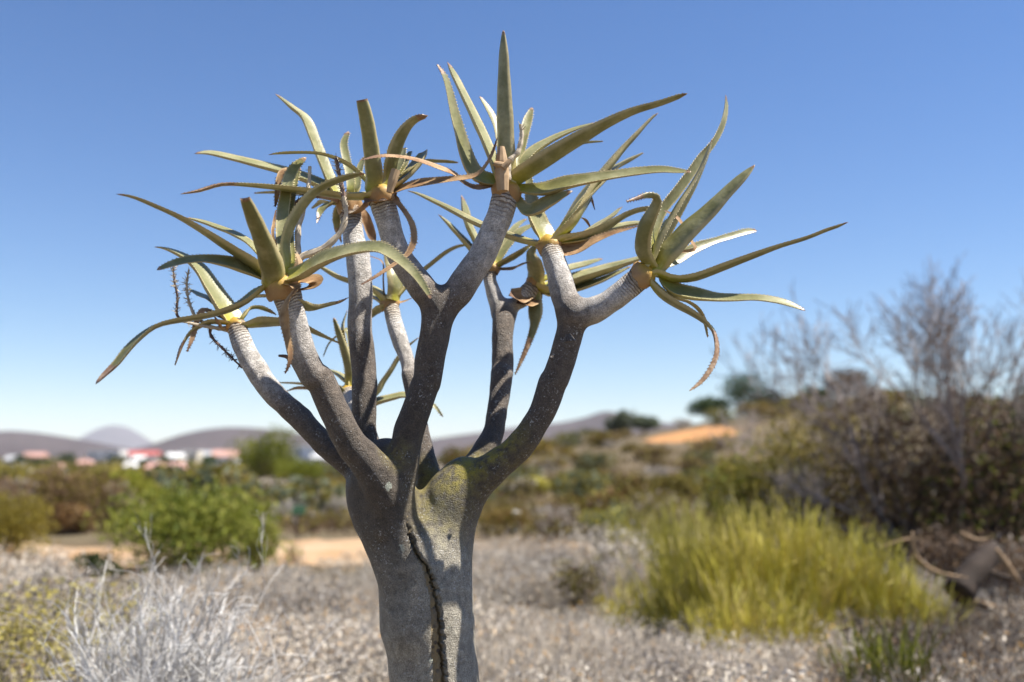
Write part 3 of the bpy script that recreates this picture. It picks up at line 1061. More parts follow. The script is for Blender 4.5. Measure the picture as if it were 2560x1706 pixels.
dried('A', [(2, [(1610, 300, 70), (1680, 280, 90), (1735, 300, 90), (1700, 345, 75), (1610, 365, 40)])], .03, teeth=False, label='crumpled dry leaf stub')
dried('A', [(2, [(1595, 345, 44), (1545, 410, 58), (1505, 490, 64), (1500, 580, 62), (1520, 700, 56), (1548, 830, 40), (1538, 910, 28), (1510, 980, 10)])], .06, dbase=.07, label='long dry leaf hanging down the branch')
# --- second head of the middle branch
lf('B', [(1, [(2085, 690, 60), (1985, 612, 56), (1880, 562, 48), (1750, 530, 40), (1600, 525, 42), (1480, 530, 40), (1400, 545, 12)])], .04, .2)
lf('B', [(1, [(2130, 820, 100), (2040, 830, 92), (1930, 828, 84), (1750, 802, 86), (1500, 776, 80), (1300, 762, 64), (1100, 756, 48), (1000, 768, 46), (870, 810, 42), (750, 836, 14)])], .12, .25, dry=.72, label='long level leaf drying brown towards its tip')
lf('B', [(1, [(2170, 800, 140), (2164, 700, 138), (2148, 560, 122), (2126, 400, 118), (2100, 260, 106), (2072, 145, 84)])], .10, -.3, cut=True, thick=.65, teeth=False, label='thick upright leaf with a bitten-off end')
lf('B', [(3, [(205, 1180, 85), (228, 1040, 100), (270, 910, 98), (330, 800, 80), (400, 732, 60), (468, 708, 40)])], .05, -.4, dry=.93)
lf('B', [(3, [(270, 1190, 60), (340, 1120, 84), (400, 1050, 88), (440, 1000, 74), (462, 965, 50)])], -.06, 0, cut=True, teeth=False)
lf('B', [(3, [(215, 1200, 55), (262, 1100, 66), (300, 1020, 62), (322, 940, 34)])], -.04, .6, cut=True)
lf('B', [(3, [(250, 1160, 50), (310, 1070, 60), (350, 1000, 40), (372, 965, 20)])], -.06, .6, cut=True)
lf('B', [(3, [(300, 1140, 30), (440, 1042, 34), (560, 1036, 30), (660, 1042, 26), (712, 1050, 10)])], -.12)
dried('B', [(3, [(190, 1270, 60), (280, 1240, 66), (400, 1202, 76), (560, 1180, 60), (700, 1165, 48), (850, 1140, 46), (930, 1060, 42), (980, 960, 32), (1008, 870, 8)])], .08, label='long curled dry leaf reaching across to the top head')
dried('B', [(4, [(170, 100, 90), (230, 110, 70), (270, 160, 42), (330, 232, 38), (385, 332, 42), (397, 440, 44), (372, 510, 44), (335, 560, 34), (220, 640, 36), (100, 720, 28), (10, 770, 10)])], .09, label='looping strip of dry leaf hanging below the head')
dried('B', [(4, [(230, 100, 60), (150, 130, 90), (70, 140, 70), (45, 160, 30)])], .03, teeth=False)
# --- head of the back branch
lf('C', [(1, [(1900, 830, 60), (1850, 725, 72), (1790, 580, 76), (1730, 430, 74), (1665, 275, 68), (1560, 190, 55), (1455, 112, 22)])], -.02, .3, label='upright leaf kinked to one side')
lf('C', [(1, [(1900, 850, 70), (1810, 770, 80), (1690, 715, 82), (1550, 668, 78), (1350, 618, 70), (1150, 570, 60), (960, 530, 46), (860, 537, 14)])], .02, .6)
lf('C', [(1, [(1850, 870, 30), (1650, 832, 36), (1450, 822, 32), (1290, 832, 8)])], -.12)
lf('C', [(1, [(1990, 800, 60), (1985, 700, 64), (1958, 580, 62), (1940, 470, 54), (1965, 392, 34)])], -.08)
lf('C', [(1, [(2030, 800, 50), (2045, 700, 52), (2065, 620, 44), (2088, 568, 12)])], -.06)
lf('C', [(1, [(1900, 870, 50), (1820, 905, 52), (1770, 960, 46), (1740, 1052, 6)])], .05, dry=.8)
lf('C', [(1, [(1880, 900, 40), (1790, 890, 36), (1710, 942, 10)])], -.08)
lf('C', [(1, [(1940, 880, 60), (1890, 980, 60), (1895, 1090, 50), (1920, 1190, 10)])], -.06, dry=.7)
dried('C', [(1, [(1960, 930, 36), (1900, 892, 36), (1820, 862, 34), (1725, 862, 12)])], .08)
dried('C', [(4, [(20, 240, 60), (50, 300, 72), (85, 400, 70), (110, 455, 20)])], .02, teeth=False)
dried('C', [(1, [(1985, 950, 90), (2040, 960, 80), (2090, 930, 60), (2110, 880, 20)])], .05, teeth=False)
# --- top head
lf('T', [(3, [(1040, 1100, 50), (1035, 960, 52), (1010, 790, 50), (955, 665, 44), (890, 570, 12)])], -.10)
lf('T', [(3, [(1160, 1090, 50), (1180, 980, 58), (1205, 860, 64), (1232, 740, 68), (1262, 652, 16)])], -.10, .9)
lf('T', [(3, [(1180, 1080, 60), (1230, 990, 68), (1310, 922, 68), (1450, 848, 54), (1600, 790, 36), (1720, 757, 10)])], -.06, .3)
lf('T', [(3, [(1300, 1010, 40), (1500, 925, 44), (1640, 895, 42), (1775, 892, 12)])], -.15)
lf('T', [(3, [(1030, 1150, 60), (985, 1010, 70), (930, 870, 78), (850, 700, 74), (770, 540, 68), (700, 402, 58), (660, 330, 28)])], -.03, .1)
lf('T', [(3, [(1000, 1175, 90), (900, 1150, 100), (830, 1085, 108), (775, 950, 98), (732, 800, 82), (690, 650, 64), (656, 505, 48), (625, 412, 38), (575, 335, 14)])], .04, .9, dry=.93, label='upswept leaf showing its pale inner face')
lf('T', [(3, [(1110, 1180, 100), (1180, 1125, 120), (1260, 1075, 128), (1400, 985, 122), (1600, 868, 104), (1800, 760, 82), (2000, 670, 60), (2200, 612, 46), (2350, 560, 36)]), (5, [(925, 103, 8)])], .14, -.3, label='long tapering leaf thrust out to the side')
lf('T', [(3, [(1150, 1230, 60), (1240, 1235, 76), (1350, 1232, 98), (1500, 1190, 98)]), (5, [(200, 720, 82), (400, 690, 68), (600, 664, 58), (750, 655, 52), (880, 668, 34), (955, 675, 8)])], .12, .9, label='wavy channelled leaf, lit inside')
lf('T', [(3, [(1140, 1290, 60), (1200, 1370, 80), (1260, 1385, 105), (1400, 1322, 88), (1530, 1268, 8)])], .06, 1.0)
lf('T', [(3, [(1090, 1180, 130), (1086, 1060, 138), (1077, 850, 128), (1071, 700, 121), (1064, 500, 104), (1060, 300, 82), (1057, 180, 54), (1055, 92, 5)])], .05, -.4, thick=.55, teeth=False, label='tall straight pointed leaf at the very top')
dried('T', [(3, [(1010, 1225, 40), (960, 1215, 34), (850, 1230, 42), (765, 1192, 50), (700, 1130, 46), (600, 1090, 54), (450, 1036, 44), (300, 1005, 28), (150, 1000, 24), (0, 1032, 6)])], .12, label='twisted dry leaf stretched over to the next head')
# --- left head
lf('L', [(2, [(960, 440, 30), (880, 400, 30), (800, 360, 8)])], -.10)
lf('L', [(2, [(1190, 605, 70), (1300, 578, 108), (1450, 580, 98), (1600, 602, 78), (1700, 652, 62), (1800, 702, 48), (1905, 755, 8)])], -.10, .1)
lf('L', [(2, [(1145, 610, 110), (1135, 570, 130), (1085, 490, 134), (980, 335, 114), (885, 195, 86), (795, 125, 70), (700, 80, 54), (620, 55, 36), (560, 50, 10)])], -.02, .0, label='stout leaf leaning away and curling at the end')
lf('L', [(2, [(1080, 595, 50), (960, 590, 54), (880, 625, 44), (800, 682, 38), (742, 775, 38), (700, 912, 14)])], .02, dry=.7)
lf('L', [(2, [(1190, 560, 40), (1240, 500, 36), (1310, 490, 34), (1380, 515, 30), (1440, 548, 8)])], -.05, dry=.8)
dried('L', [(2, [(930, 515, 34), (885, 540, 42), (855, 610, 40), (830, 710, 36), (788, 822, 8)])], .03, dbase=.0)
dried('L', [(2, [(1090, 640, 40), (1040, 640, 44), (1010, 590, 50), (985, 555, 20)])], .03, teeth=False)
# --- far middle head
lf('D', [(4, [(250, 860, 50), (330, 770, 50), (420, 682, 52), (500, 618, 56), (600, 540, 54), (700, 490, 40), (790, 475, 10)])], -.08)
lf('D', [(4, [(225, 890, 90), (245, 760, 108), (232, 650, 92), (205, 560, 60), (190, 480, 10)])], .0, -.2)
lf('D', [(2, [(2230, 395, 74), (2150, 335, 70), (2000, 290, 68), (1900, 258, 62), (1790, 200, 48), (1700, 150, 10)])], -.04)
lf('D', [(4, [(170, 920, 66), (120, 960, 58), (80, 1010, 10)])], -.02)
lf('D', [(4, [(190, 900, 50), (120, 850, 56), (60, 830, 44), (20, 850, 10)])], -.05)
dried('D', [(2, [(2240, 430, 16), (2230, 300, 12), (2225, 165, 10), (2130, 118, 6)])], -.02, teeth=False)
dried('D', [(4, [(280, 900, 18), (330, 890, 16), (380, 870, 6)])], .0, teeth=False)
# --- head of the right branch's upright arm
lf('M', [(5, [(150, 900, 50), (380, 655, 60), (480, 592, 60), (560, 552, 44), (600, 540, 10)])], -.15)
lf('M', [(5, [(60, 1080, 36), (150, 970, 42), (230, 870, 10)])], -.08, .8)
lf('M', [(4, [(1330, 455, 66), (1230, 432, 68), (1130, 400, 74), (880, 310, 70), (700, 220, 60), (550, 150, 50), (430, 98, 34), (360, 80, 8)])], -.16, .0, label='long leaf passing behind the top branch')
lf('M', [(4, [(1380, 430, 120), (1360, 370, 132), (1315, 280, 126), (1262, 130, 96), (1240, -30, 20)])], -.02, -.2)
lf('M', [(5, [(-45, 1130, 90), (20, 1070, 116), (90, 960, 126), (180, 805, 120), (320, 640, 104), (450, 490, 86), (560, 380, 70), (650, 292, 48), (705, 253, 6)])], -.10, -.2, label='long straight leaf aimed up and out')
lf('M', [(5, [(150, 1130, 40), (300, 1040, 44), (375, 998, 36), (445, 938, 8)])], -.15)
lf('M', [(5, [(0, 1155, 75), (120, 1142, 92), (220, 1112, 100), (350, 1048, 94), (480, 980, 68), (600, 945, 52), (690, 948, 34), (745, 990, 10)])], -.05, -.1)
lf('M', [(5, [(180, 1160, 40), (340, 1100, 58), (450, 1062, 56), (600, 1045, 42), (745, 1072, 10)])], -.12, .5)
dried('M', [(4, [(1410, 465, 70), (1470, 500, 96), (1540, 510, 100), (1620, 490, 92), (1720, 440, 72), (1850, 390, 42), (2050, 340, 8)])], .05, label='broad crinkled brown leaf')
dried('M', [(4, [(1510, 400, 50), (1545, 310, 48), (1600, 270, 42), (1650, 285, 34), (1695, 352, 8)])], -.10, teeth=False)
dried('M', [(5, [(180, 800, 20), (225, 860, 24), (256, 955, 6)])], -.12, dbase=-.12, root=False, teeth=False)
# --- right head
lf('R', [(5, [(690, 1310, 60), (740, 1140, 74), (780, 1060, 50), (812, 1015, 12)])], -.10, .9)
lf('R', [(5, [(690, 1300, 60), (700, 1120, 66), (760, 955, 68), (860, 825, 74), (960, 690, 70), (1040, 570, 58), (1130, 462, 44), (1190, 350, 42), (1220, 250, 38), (1228, 170, 30), (1222, 120, 8)])], -.14, .1, label='longest upright leaf with a bent grey tip')
lf('R', [(5, [(770, 1360, 50), (860, 1325, 62), (980, 1240, 78), (1130, 1185, 46), (1250, 1148, 46), (1380, 1112, 42), (1440, 1108, 12)])], -.12, .7)
lf('R', [(5, [(715, 1330, 90), (745, 1250, 104), (830, 1080, 108), (920, 915, 94), (1010, 750, 74), (1078, 592, 58), (1108, 502, 42), (1115, 452, 6)])], -.03, -.2)
lf('R', [(5, [(735, 1370, 120), (780, 1300, 146), (840, 1235, 150), (960, 1100, 134), (1100, 968, 114), (1230, 830, 94), (1340, 720, 68), (1400, 660, 38), (1425, 635, 5)])], .04, -.3, thick=.42, teeth=False)
lf('R', [(5, [(720, 1400, 76), (790, 1430, 74)]), (6, [(860, 274, 62), (1000, 255, 78), (1200, 182, 74), (1400, 110, 64), (1600, 42, 48)]), (5, [(1800, 1160, 42), (1950, 1102, 40), (2050, 1070, 32), (2105, 1050, 8)])], .05, .0, label='long slender leaf pointing far out from the right head')
lf('R', [(6, [(740, 250, 50), (790, 310, 80), (870, 358, 104), (1000, 388, 94), (1150, 415, 64), (1300, 420, 54), (1450, 420, 50), (1600, 442, 48), (1700, 472, 40), (1790, 512, 8)])], .08, .9)
lf('R', [(6, [(660, 260, 50), (700, 320, 66), (770, 388, 82), (860, 452, 84), (980, 520, 74), (1080, 592, 64), (1132, 660, 40), (1155, 750, 36), (1150, 850, 34), (1100, 962, 34), (1030, 1050, 28), (955, 1108, 8)])], .10, .2, dry=.55, label='drooping leaf withered to a brown hook')
lf('R', [(6, [(800, 390, 40), (940, 440, 44), (1012, 492, 44), (1060, 572, 34), (1085, 705, 8)])], -.06)
dried('R', [(5, [(690, 1290, 18), (980, 1250, 24), (970, 1190, 22), (910, 1075, 24), (850, 1000, 24), (770, 962, 8)])], -.02, teeth=False)
lf('R', [(5, [(690, 1395, 90), (650, 1330, 96), (614, 1260, 106), (612, 1180, 112), (632, 1080, 114), (676, 985, 98), (714, 900, 70), (706, 856, 52), (640, 848, 42), (570, 870, 28), (490, 895, 6)])], .14, -.9, dry=.84, label='strap leaf that folds over at its brown tip')
# --- rear heads
lf('X', [(4, [(965, 640, 60), (925, 555, 70), (850, 405, 74), (800, 300, 70), (780, 205, 64), (758, 135, 28)])], -.03)
lf('X', [(4, [(960, 640, 60), (870, 540, 66), (790, 450, 66), (720, 380, 60), (650, 310, 46), (590, 262, 14)])], .0, .3)
lf('X', [(4, [(990, 640, 40), (1010, 590, 50), (1080, 480, 58), (1170, 378, 52), (1265, 330, 10)])], -.05, .6)
lf('X', [(4, [(1000, 620, 36), (1080, 430, 40), (1150, 335, 38), (1215, 290, 10)])], -.10, .3)
lf('X', [(4, [(990, 640, 40), (1040, 605, 44), (1160, 538, 50), (1250, 480, 10)])], .02)
dried('X', [(4, [(990, 635, 24), (1030, 652, 28), (1120, 648, 46), (1190, 618, 36), (1255, 603, 8)])], .04, teeth=False)
lf('Z', [(4, [(1290, 760, 100), (1300, 680, 126), (1285, 600, 108), (1262, 540, 70), (1290, 485, 14)])], .05, -.2)
lf('Z', [(4, [(1290, 780, 80), (1290, 880, 96), (1290, 980, 104), (1280, 1075, 64), (1232, 1220, 38), (1190, 1320, 28), (1140, 1432, 6)])], .04, -.6, dry=.6, label='hanging leaf tapering to a dry thread')
lf('Z', [(4, [(1380, 765, 110), (1460, 735, 130), (1560, 705, 132), (1700, 665, 118), (1860, 620, 100), (2030, 575, 60), (2100, 550, 10)])], -.02, .1)
lf('Z', [(4, [(1380, 830, 40), (1500, 812, 50), (1600, 788, 54), (1750, 738, 50), (1880, 685, 34), (1980, 640, 8)])], .02, .4)
lf('Z', [(4, [(1400, 700, 40), (1540, 640, 44), (1650, 612, 42), (1770, 580, 8)])], -.08)
dried('Z', [(4, [(1300, 800, 70), (1230, 830, 110), (1170, 850, 120), (1120, 850, 40)])], .06, teeth=False, thick=.2)
dried('Z', [(4, [(1310, 790, 80), (1290, 850, 110), (1240, 890, 100), (1180, 900, 40)])], .05, teeth=False, thick=.2)
# --- hidden head behind the back branch
lf('E', [(2, [(1985, 1060, 44), (1900, 980, 40), (1800, 945, 10)])], -.03)
lf('E', [(2, [(1975, 1060, 60), (1975, 940, 62), (1940, 800, 58), (1900, 680, 44), (1868, 582, 8)])], .05)
lf('E', [(2, [(1900, 1105, 40), (1750, 1065, 36), (1600, 1048, 32), (1455, 1048, 8)])], -.04)
lf('E', [(2, [(1900, 1120, 40), (1700, 1085, 40), (1600, 1082, 38), (1520, 1112, 8)])], .0, dry=.5)
lf('E', [(2, [(2060, 1150, 70), (2160, 1110, 70), (2215, 1030, 68), (2280, 940, 62)]), (4, [(270, 1300, 60), (350, 1215, 40), (420, 1165, 10)])], .0, .2)
lf('E', [(7, [(470, 320, 60), (570, 290, 62), (680, 265, 54), (760, 250, 50), (880, 272, 40), (990, 340, 24), (1048, 416, 6)])], .0, .4)
lf('E', [(7, [(410, 300, 70), (350, 270, 76), (310, 230, 60), (280, 190, 10)])], .04)
lf('E', [(2, [(1960, 1050, 40), (1960, 850, 34), (1935, 700, 28), (1930, 620, 26), (1962, 525, 8)])], -.02)
lf('E', [(2, [(1975, 1060, 40), (1990, 800, 34), (1960, 655, 28), (1900, 692, 26), (1830, 755, 22), (1790, 852, 6)])], -.03)


def stalk(key, crop, pts, dz, rad, bracts=0, mat='stalk', name='flower_stalk', d0=0.0, bmat=None, f0=.3):
    """dry flower stalk with bristly bracts on its outer part"""
    ros = ROS[key]
    rows = []
    for i, p in enumerate(pts):
        sx, sy, _ = src(crop, *p[:2])
        t = i / (len(pts) - 1)
        rows.append([*P3(sx, sy, ros['d'] + d0 + dz * t)])
    C = catmull(np.array(rows), 30)
    mb = MB()
    tt = np.linspace(0, 1, 30)
    tube(mb, C, rad * (1 - .55 * tt) * (1 + .12 * np.sin(tt * 40)), 7)
    rng = np.random.default_rng(int(pts[0][0]) + 7)
    S = []
    for _ in range(bracts):
        t = f0 + (1 - f0) * rng.random() ** .8
        i = min(int(t * 29), 28)
        T = unit(C[i + 1] - C[i])
        d = unit(T * rng.uniform(.3, 1.2) + unit(rng.normal(size=3)))
        L = rng.uniform(.006, .014)
        S.append((*C[i], *(C[i] + d * L), .0013, .0004))
    if S:
        segs(mb, S, m=1)
    o = mb.build(name, [MAT[mat], MAT[bmat or mat]], ros['o'], smooth=False, origin=tuple(ROOT.location))
    return o


stalk('A', 1, [(1590, 1420), (1600, 1290), (1605, 1100), (1645, 950), (1680, 780), (1690, 640)], -.07, .0072, 60, d0=-.03, f0=.55)
stalk('A', 1, [(1590, 1420), (1620, 1310), (1720, 1270), (1830, 1210), (1920, 1110), (1955, 1000), (1938, 850), (1912, 720), (1882, 575)], -.02, .0078, 130, d0=-.02, bmat='stalk', f0=.5)
stalk('A', 1, [(1955, 1000), (1938, 850), (1912, 720), (1882, 575)], .0, .0056, 60, 'stalk_dark', d0=-.035, f0=.1)
stalk('A', 1, [(1440, 1290), (1450, 1120), (1452, 1040)], -.02, .004, 24, 'stalk_dark', d0=-.06, f0=.1)
stalk('A', 1, [(1560, 960), (1600, 900), (1650, 860), (1640, 840)], -.02, .0062, 40, 'stalk_dark', d0=-.09, f0=.0)
stalk('L', 2, [(1085, 662), (960, 642), (850, 622), (755, 600)], .03, .0052, 10)
stalk('L', 2, [(890, 628), (760, 590), (712, 545), (716, 420), (692, 290), (685, 192)], .01, .0036, 90, 'stalk_dark', bmat='stalk', f0=.35)
stalk('L', 2, [(960, 640), (860, 575), (830, 530), (798, 440), (784, 330), (800, 222)], .0, .0042, 80, 'stalk', bmat='stalk', f0=.35)
stalk('L', 2, [(960, 642), (958, 690), (985, 735), (1050, 800), (1130, 880), (1190, 942)], .03, .0036, 70, 'stalk_dark', f0=.1)
stalk('T', 3, [(1085, 1180), (1095, 1050), (1160, 975), (1190, 860), (1182, 770)], -.01, .0078, 26, d0=.035, f0=.7)


def stub(key, crop, pts, d, rads, name='cut_stub', mat='cut'):
    ros = ROS[key]
    C = catmull(np.array([[*P3(*src(crop, *p)[:2], ros['d'] + d)] for p in pts]), 10)
    mb = MB()
    tube(mb, C, np.interp(np.linspace(0, 1, 10), np.linspace(0, 1, len(rads)), [r / 2.94 / F * Y0 for r in rads]), 10)
    return mb.build(name, MAT[mat], ros['o'], smooth=False, origin=tuple(ROOT.location))


stub('T', 3, [(1050, 1260), (1045, 1160), (1042, 1050), (1040, 935)], .072, [42, 52, 46, 24])
stub('T', 3, [(1060, 1070), (1020, 1065), (985, 1055)], .082, [22, 24, 18])
stub('T', 3, [(1050, 1090), (1085, 1055), (1105, 1030)], .085, [22, 22, 16])
stub('B', 3, [(215, 1270), (235, 1200), (265, 1105)], .07, [22, 34, 34])
stub('A', 2, [(1600, 240), (1600, 170), (1580, 110)], -.02, [50, 42, 24])


def knob(crop, pts, d, rads, mat='bark', name='branch_stub'):
    C = catmull(np.array([[*P3(*src(crop, *p)[:2], d)] for p in pts]), 8)
    mb = MB()
    r = np.interp(np.linspace(0, 1, 8), np.linspace(0, 1, len(rads)), [q / 2.94 / F * Y0 for q in rads])
    tube(mb, C, r, 8, a=.5)
    return local(ROOT, name, mb, MAT[mat])


knob(4, [(1540, 1190), (1535, 1160), (1530, 1135)], .08, [44, 34, 18])
knob(2, [(1560, 900), (1520, 860), (1460, 852)], .10, [18, 14, 8], 'stalk_dark')
knob(4, [(1420, 1060 + 250), (1395, 1305)], .045, [20, 8])

# ------------------------------------------------------------------ plants of the plain
def crown_points(rng, n, w, dpt, h, lobes, z0=.1, shell=.55):
    """points spread through an uneven crown made of lobes"""
    cs = []
    for i in range(lobes):
        th = rng.uniform(0, 6.28); rr = math.sqrt(rng.random()) * .62
        zz = rng.uniform(.25, .75)
        k = rng.uniform(.26, .42) * (1.15 - .35 * zz)
        cs.append((math.cos(th) * rr * w / 2, math.sin(th) * rr * dpt / 2, z0 + zz * (h - z0) * .95, k))
    cs = np.array(cs)
    idx = rng.integers(0, lobes, n)
    u = unit(rng.normal(size=(n, 3)))
    r = shell + (1 - shell) * rng.random(n) ** .6
    r = r * (1 + .18 * rng.normal(size=n).clip(-1.5, 1.5))
    k = cs[idx, 3]
    P = cs[idx, :3] + u * r[:, None] * np.stack([k * w, k * dpt, k * h], 1) * .85
    P[:, 2] = np.abs(P[:, 2] - .02) + .02
    clump = rng.random(lobes)[idx]
    return P, clump


def leafy(name, rng, w, h, mat, nleaf, size, lobes=12, twig='twigdark', dpt=None, asp=.5, up=.1, second=None, frac=.25, trunk=0.0):
    """plant at the origin: returns list of (partname, MB, material)"""
    dpt = dpt or w
    P, cl = crown_points(rng, nleaf, w, dpt, h, lobes, z0=trunk)
    v = np.clip(cl * .72 + rng.random(nleaf) * .32, 0, 1)
    mb = MB()
    if second:
        msk = rng.random(nleaf) < frac
        cards(mb, rng, P[~msk], rng.uniform(.6, 1.3, (~msk).sum()) * size, asp, up, v[~msk])
        cards(mb, rng, P[msk], rng.uniform(.6, 1.3, msk.sum()) * size, asp, up, v[msk], m=1)
        fm = [MAT[mat], MAT[second]]
    else:
        cards(mb, rng, P, rng.uniform(.6, 1.3, nleaf) * size, asp, up, v)
        fm = [MAT[mat]]
    S = []
    if trunk > .15:
        S.append((0, 0, -.1, 0, 0, trunk, trunk * .12, trunk * .1))
    for i in range(max(8, lobes * 2)):
        q = P[rng.integers(0, nleaf)] * rng.uniform(.7, .95)
        m_ = np.array([q[0] * .35, q[1] * .35, max(trunk, q[2] * .5)])
        b_ = np.array([rng.normal() * w * .04, rng.normal() * w * .04, trunk * .9 - .05])
        rr = max(.006, h * .011)
        S.append((*b_, *m_, rr, rr * .7)); S.append((*m_, *q, rr * .7, rr * .25))
    tw = MB()
    segs(tw, S, rng.random(len(S)))
    return [('foliage', mb, fm), ('stems', tw, [MAT[twig]])]


def twiggy(name, rng, w, h, mat, stems=26, depth=3, r=.006, wig=.22, spread=.55, up=.25, tips=0, tipmat=None, tipsize=.02):
    out = []
    for i in range(stems):
        th = rng.uniform(0, 6.28); rr = rng.random() ** .5
        b = np.array([math.cos(th) * rr * w * .12, math.sin(th) * rr * w * .12, -.05])
        d = np.array([math.cos(th) * rr * w / 2, math.sin(th) * rr * w / 2, h * (1.05 - .55 * rr)])
        L = np.linalg.norm(d)
        grow(rng, b, d, L * .48, r * rng.uniform(.7, 1.2), depth, out, spread, up, (2, 3), .62, wig)
    S = np.array(out)
    # keep the plant within its outline
    P = S[:, 3:6]
    k = (np.abs(P[:, 0]) / (w * .62)) ** 2 + (np.abs(P[:, 1]) / (w * .62)) ** 2 + (np.clip(P[:, 2], 0, None) / (h * 1.12)) ** 2 < 1
    S = S[k & (P[:, 2] > -.06)]
    tw = MB()
    segs(tw, S, rng.random(len(S)))
    parts = [('twigs', tw, [MAT[mat]])]
    if tips:
        mb = MB()
        Q = S[rng.integers(0, len(S), tips), 3:6] + rng.normal(size=(tips, 3)) * .02
        cards(mb, rng, Q, tipsize * rng.uniform(.7, 1.6, tips), .32, .7)
        parts.append(('foliage', mb, [MAT[tipmat]]))
    return parts


def reedy(name, rng, w, h, mat, n, lean=.25, r=.005):
    """dense tuft of upright stalks"""
    S = []; A = []
    for i in range(n):
        th = rng.uniform(0, 6.28); rr = rng.random() ** .5
        b = np.array([math.cos(th) * rr * w * .36, math.sin(th) * rr * w * .36, -.03])
        hh = h * (1.0 - .42 * rr ** 2) * rng.uniform(.45, 1.12)
        d = unit(np.array([math.cos(th) * rr * lean, math.sin(th) * rr * lean, 1]) + rng.normal(size=3) * .13)
        p = b; v = np.clip(.5 + .45 * math.sin(b[0] * 9 + 2) * math.sin(b[1] * 8 + 1) + rng.normal() * .22, 0, 1)
        if v < .24: continue
        for k in range(3):
            d = unit(d + rng.normal(size=3) * .07)
            q = p + d * hh / 3
            S.append((*p, *q, r * (1 - .2 * k), r * (1 - .2 * (k + 1)))); A.append(np.clip(v * .65 + .35 * (k / 2), 0, 1))  # darker towards the foot: shade between stalks painted into their colour
            if k and rng.random() < .8:
                d2 = unit(d + rng.normal(size=3) * .28)
                S.append((*p, *(p + d2 * hh * .3), r * .8, r * .35)); A.append(np.clip(v * .6 + .4, 0, 1))
            p = q
    mb = MB()
    segs(mb, S, np.array(A))
    return [('stalks', mb, [MAT[mat]])]


PROTO = {}


def proto(key, parts):
    PROTO[key] = [(pn, mb.mesh(pn, mats), mats) for pn, mb, mats in parts]


def put(name, key, x, y, sc, rot, label, cat, group=None, z=None):
    """a plant standing at x, y: an Empty with its parts (copies share mesh data)"""
    e = empty(name, (x, y, float(H(x, y)) - .02 if z is None else z))
    e.rotation_euler = (0, 0, rot)
    e.scale = sc if isinstance(sc, tuple) else (sc, sc, sc)
    tag(e, label, cat, group)
    for pn, me, mats in PROTO[key]:
        o = bpy.data.objects.new(pn, me)
        linkobj(o, e)
    return e


def size_at(px, pyb, wpx, hpx):
    x, y = ground_at(px, pyb)
    return x, y, wpx / F * y, hpx / F * y


def single(name, kind, px, pyb, wpx, hpx, label, cat, seed, **kw):
    x, y, w, h = size_at(px, pyb, wpx, hpx)
    rng = np.random.default_rng(seed)
    fn = dict(leafy=leafy, twiggy=twiggy, reedy=reedy)[kind]
    key = '_%d' % seed
    proto(key, fn(name, rng, w, h, **kw))
    return put(name, key, x, y, 1.0, 0, label, cat)


# --- bleached dead shrub beside the tree
def white_shrub():
    rng = np.random.default_rng(11)
    Y = 3.35
    c = at(395, 1700, Y)
    e = empty('dead_shrub', (c[0], Y, 0))
    tag(e, 'bleached white dead shrub of curling bare twigs', 'shrub')
    out = []; A = []

    def twigp(p, d, L, r, curl, v):
        n = 8
        for i in range(n):
            t = i / n
            d = unit(d + rng.normal(size=3) * .12 + np.array([curl[0], curl[1], .26 if t < .68 else -.95 * curl[2]]) * (.3 + t))
            q = p + d * L / n
            out.append((*p, *q, r * (1 - .6 * t), r * (1 - .6 * (t + 1 / n)))); A.append(v)
            if 1 < i < 6 and rng.random() < .33 and L > .12:
                twigp(q, unit(d + rng.normal(size=3) * .45 + np.array([0, 0, .25])), L * rng.uniform(.35, .6), r * .7, rng.normal(size=3) * .12 + np.array([0, 0, .3]), rng.random())
            p = q
    for i in range(430):
        th = rng.uniform(0, 6.28); rr = rng.random() ** .55
        ox, oy = math.cos(th) * rr * .36, math.sin(th) * rr * .34
        b = np.array([ox * .45 - .02, oy * .5, rng.uniform(-.05, .25)])
        tip = np.array([ox * .92, oy, 1.08 - .40 * rr ** 2.2 - (.10 if ox < -.2 else 0)]) * np.array([1, 1, rng.uniform(.70, .98)])
        d = tip - b
        twigp(b, unit(d), np.linalg.norm(d), rng.uniform(.003, .0058), rng.normal(size=3) * np.array([.15, .14, .5]) + np.array([.04, 0, .4]), rng.random())
    # a few stout stems at the left
    for i in range(4):
        b = np.array([-.20 + .04 * i, -.10, .12])
        twigp(b, np.array([-.25 + .06 * i, -.05, 1.0]), rng.uniform(.35, .5), .0075, np.array([-.02, 0, .5]), .7)
    mb = MB(); segs(mb, out, np.array(A))
    o = bpy.data.objects.new('twigs', mb.mesh('twigs', MAT['white']))
    linkobj(o, e)
    e.scale = (.9, .9, .80)


white_shrub()

# --- yellow-leaved shrub at the left
rng = np.random.default_rng(21)
proto('yellowshrub', leafy('s', rng, 1.5, .82, 'greybrown', 5200, .028, 16, 'greybrown', second='yellow', frac=.62))
put('yellow_shrub', 'yellowshrub', at(90, 1600, 4.6)[0], 4.6, (1, 1, .92), 0, 'grey-brown shrub dotted with yellow leaves behind the bleached dead shrub', 'shrub')
put('yellow_shrub', 'yellowshrub', -3.1, 5.4, (1, 1, .8), 1.9, 'low yellow-leaved shrub at the edge of the dirt, behind another yellow one', 'shrub')

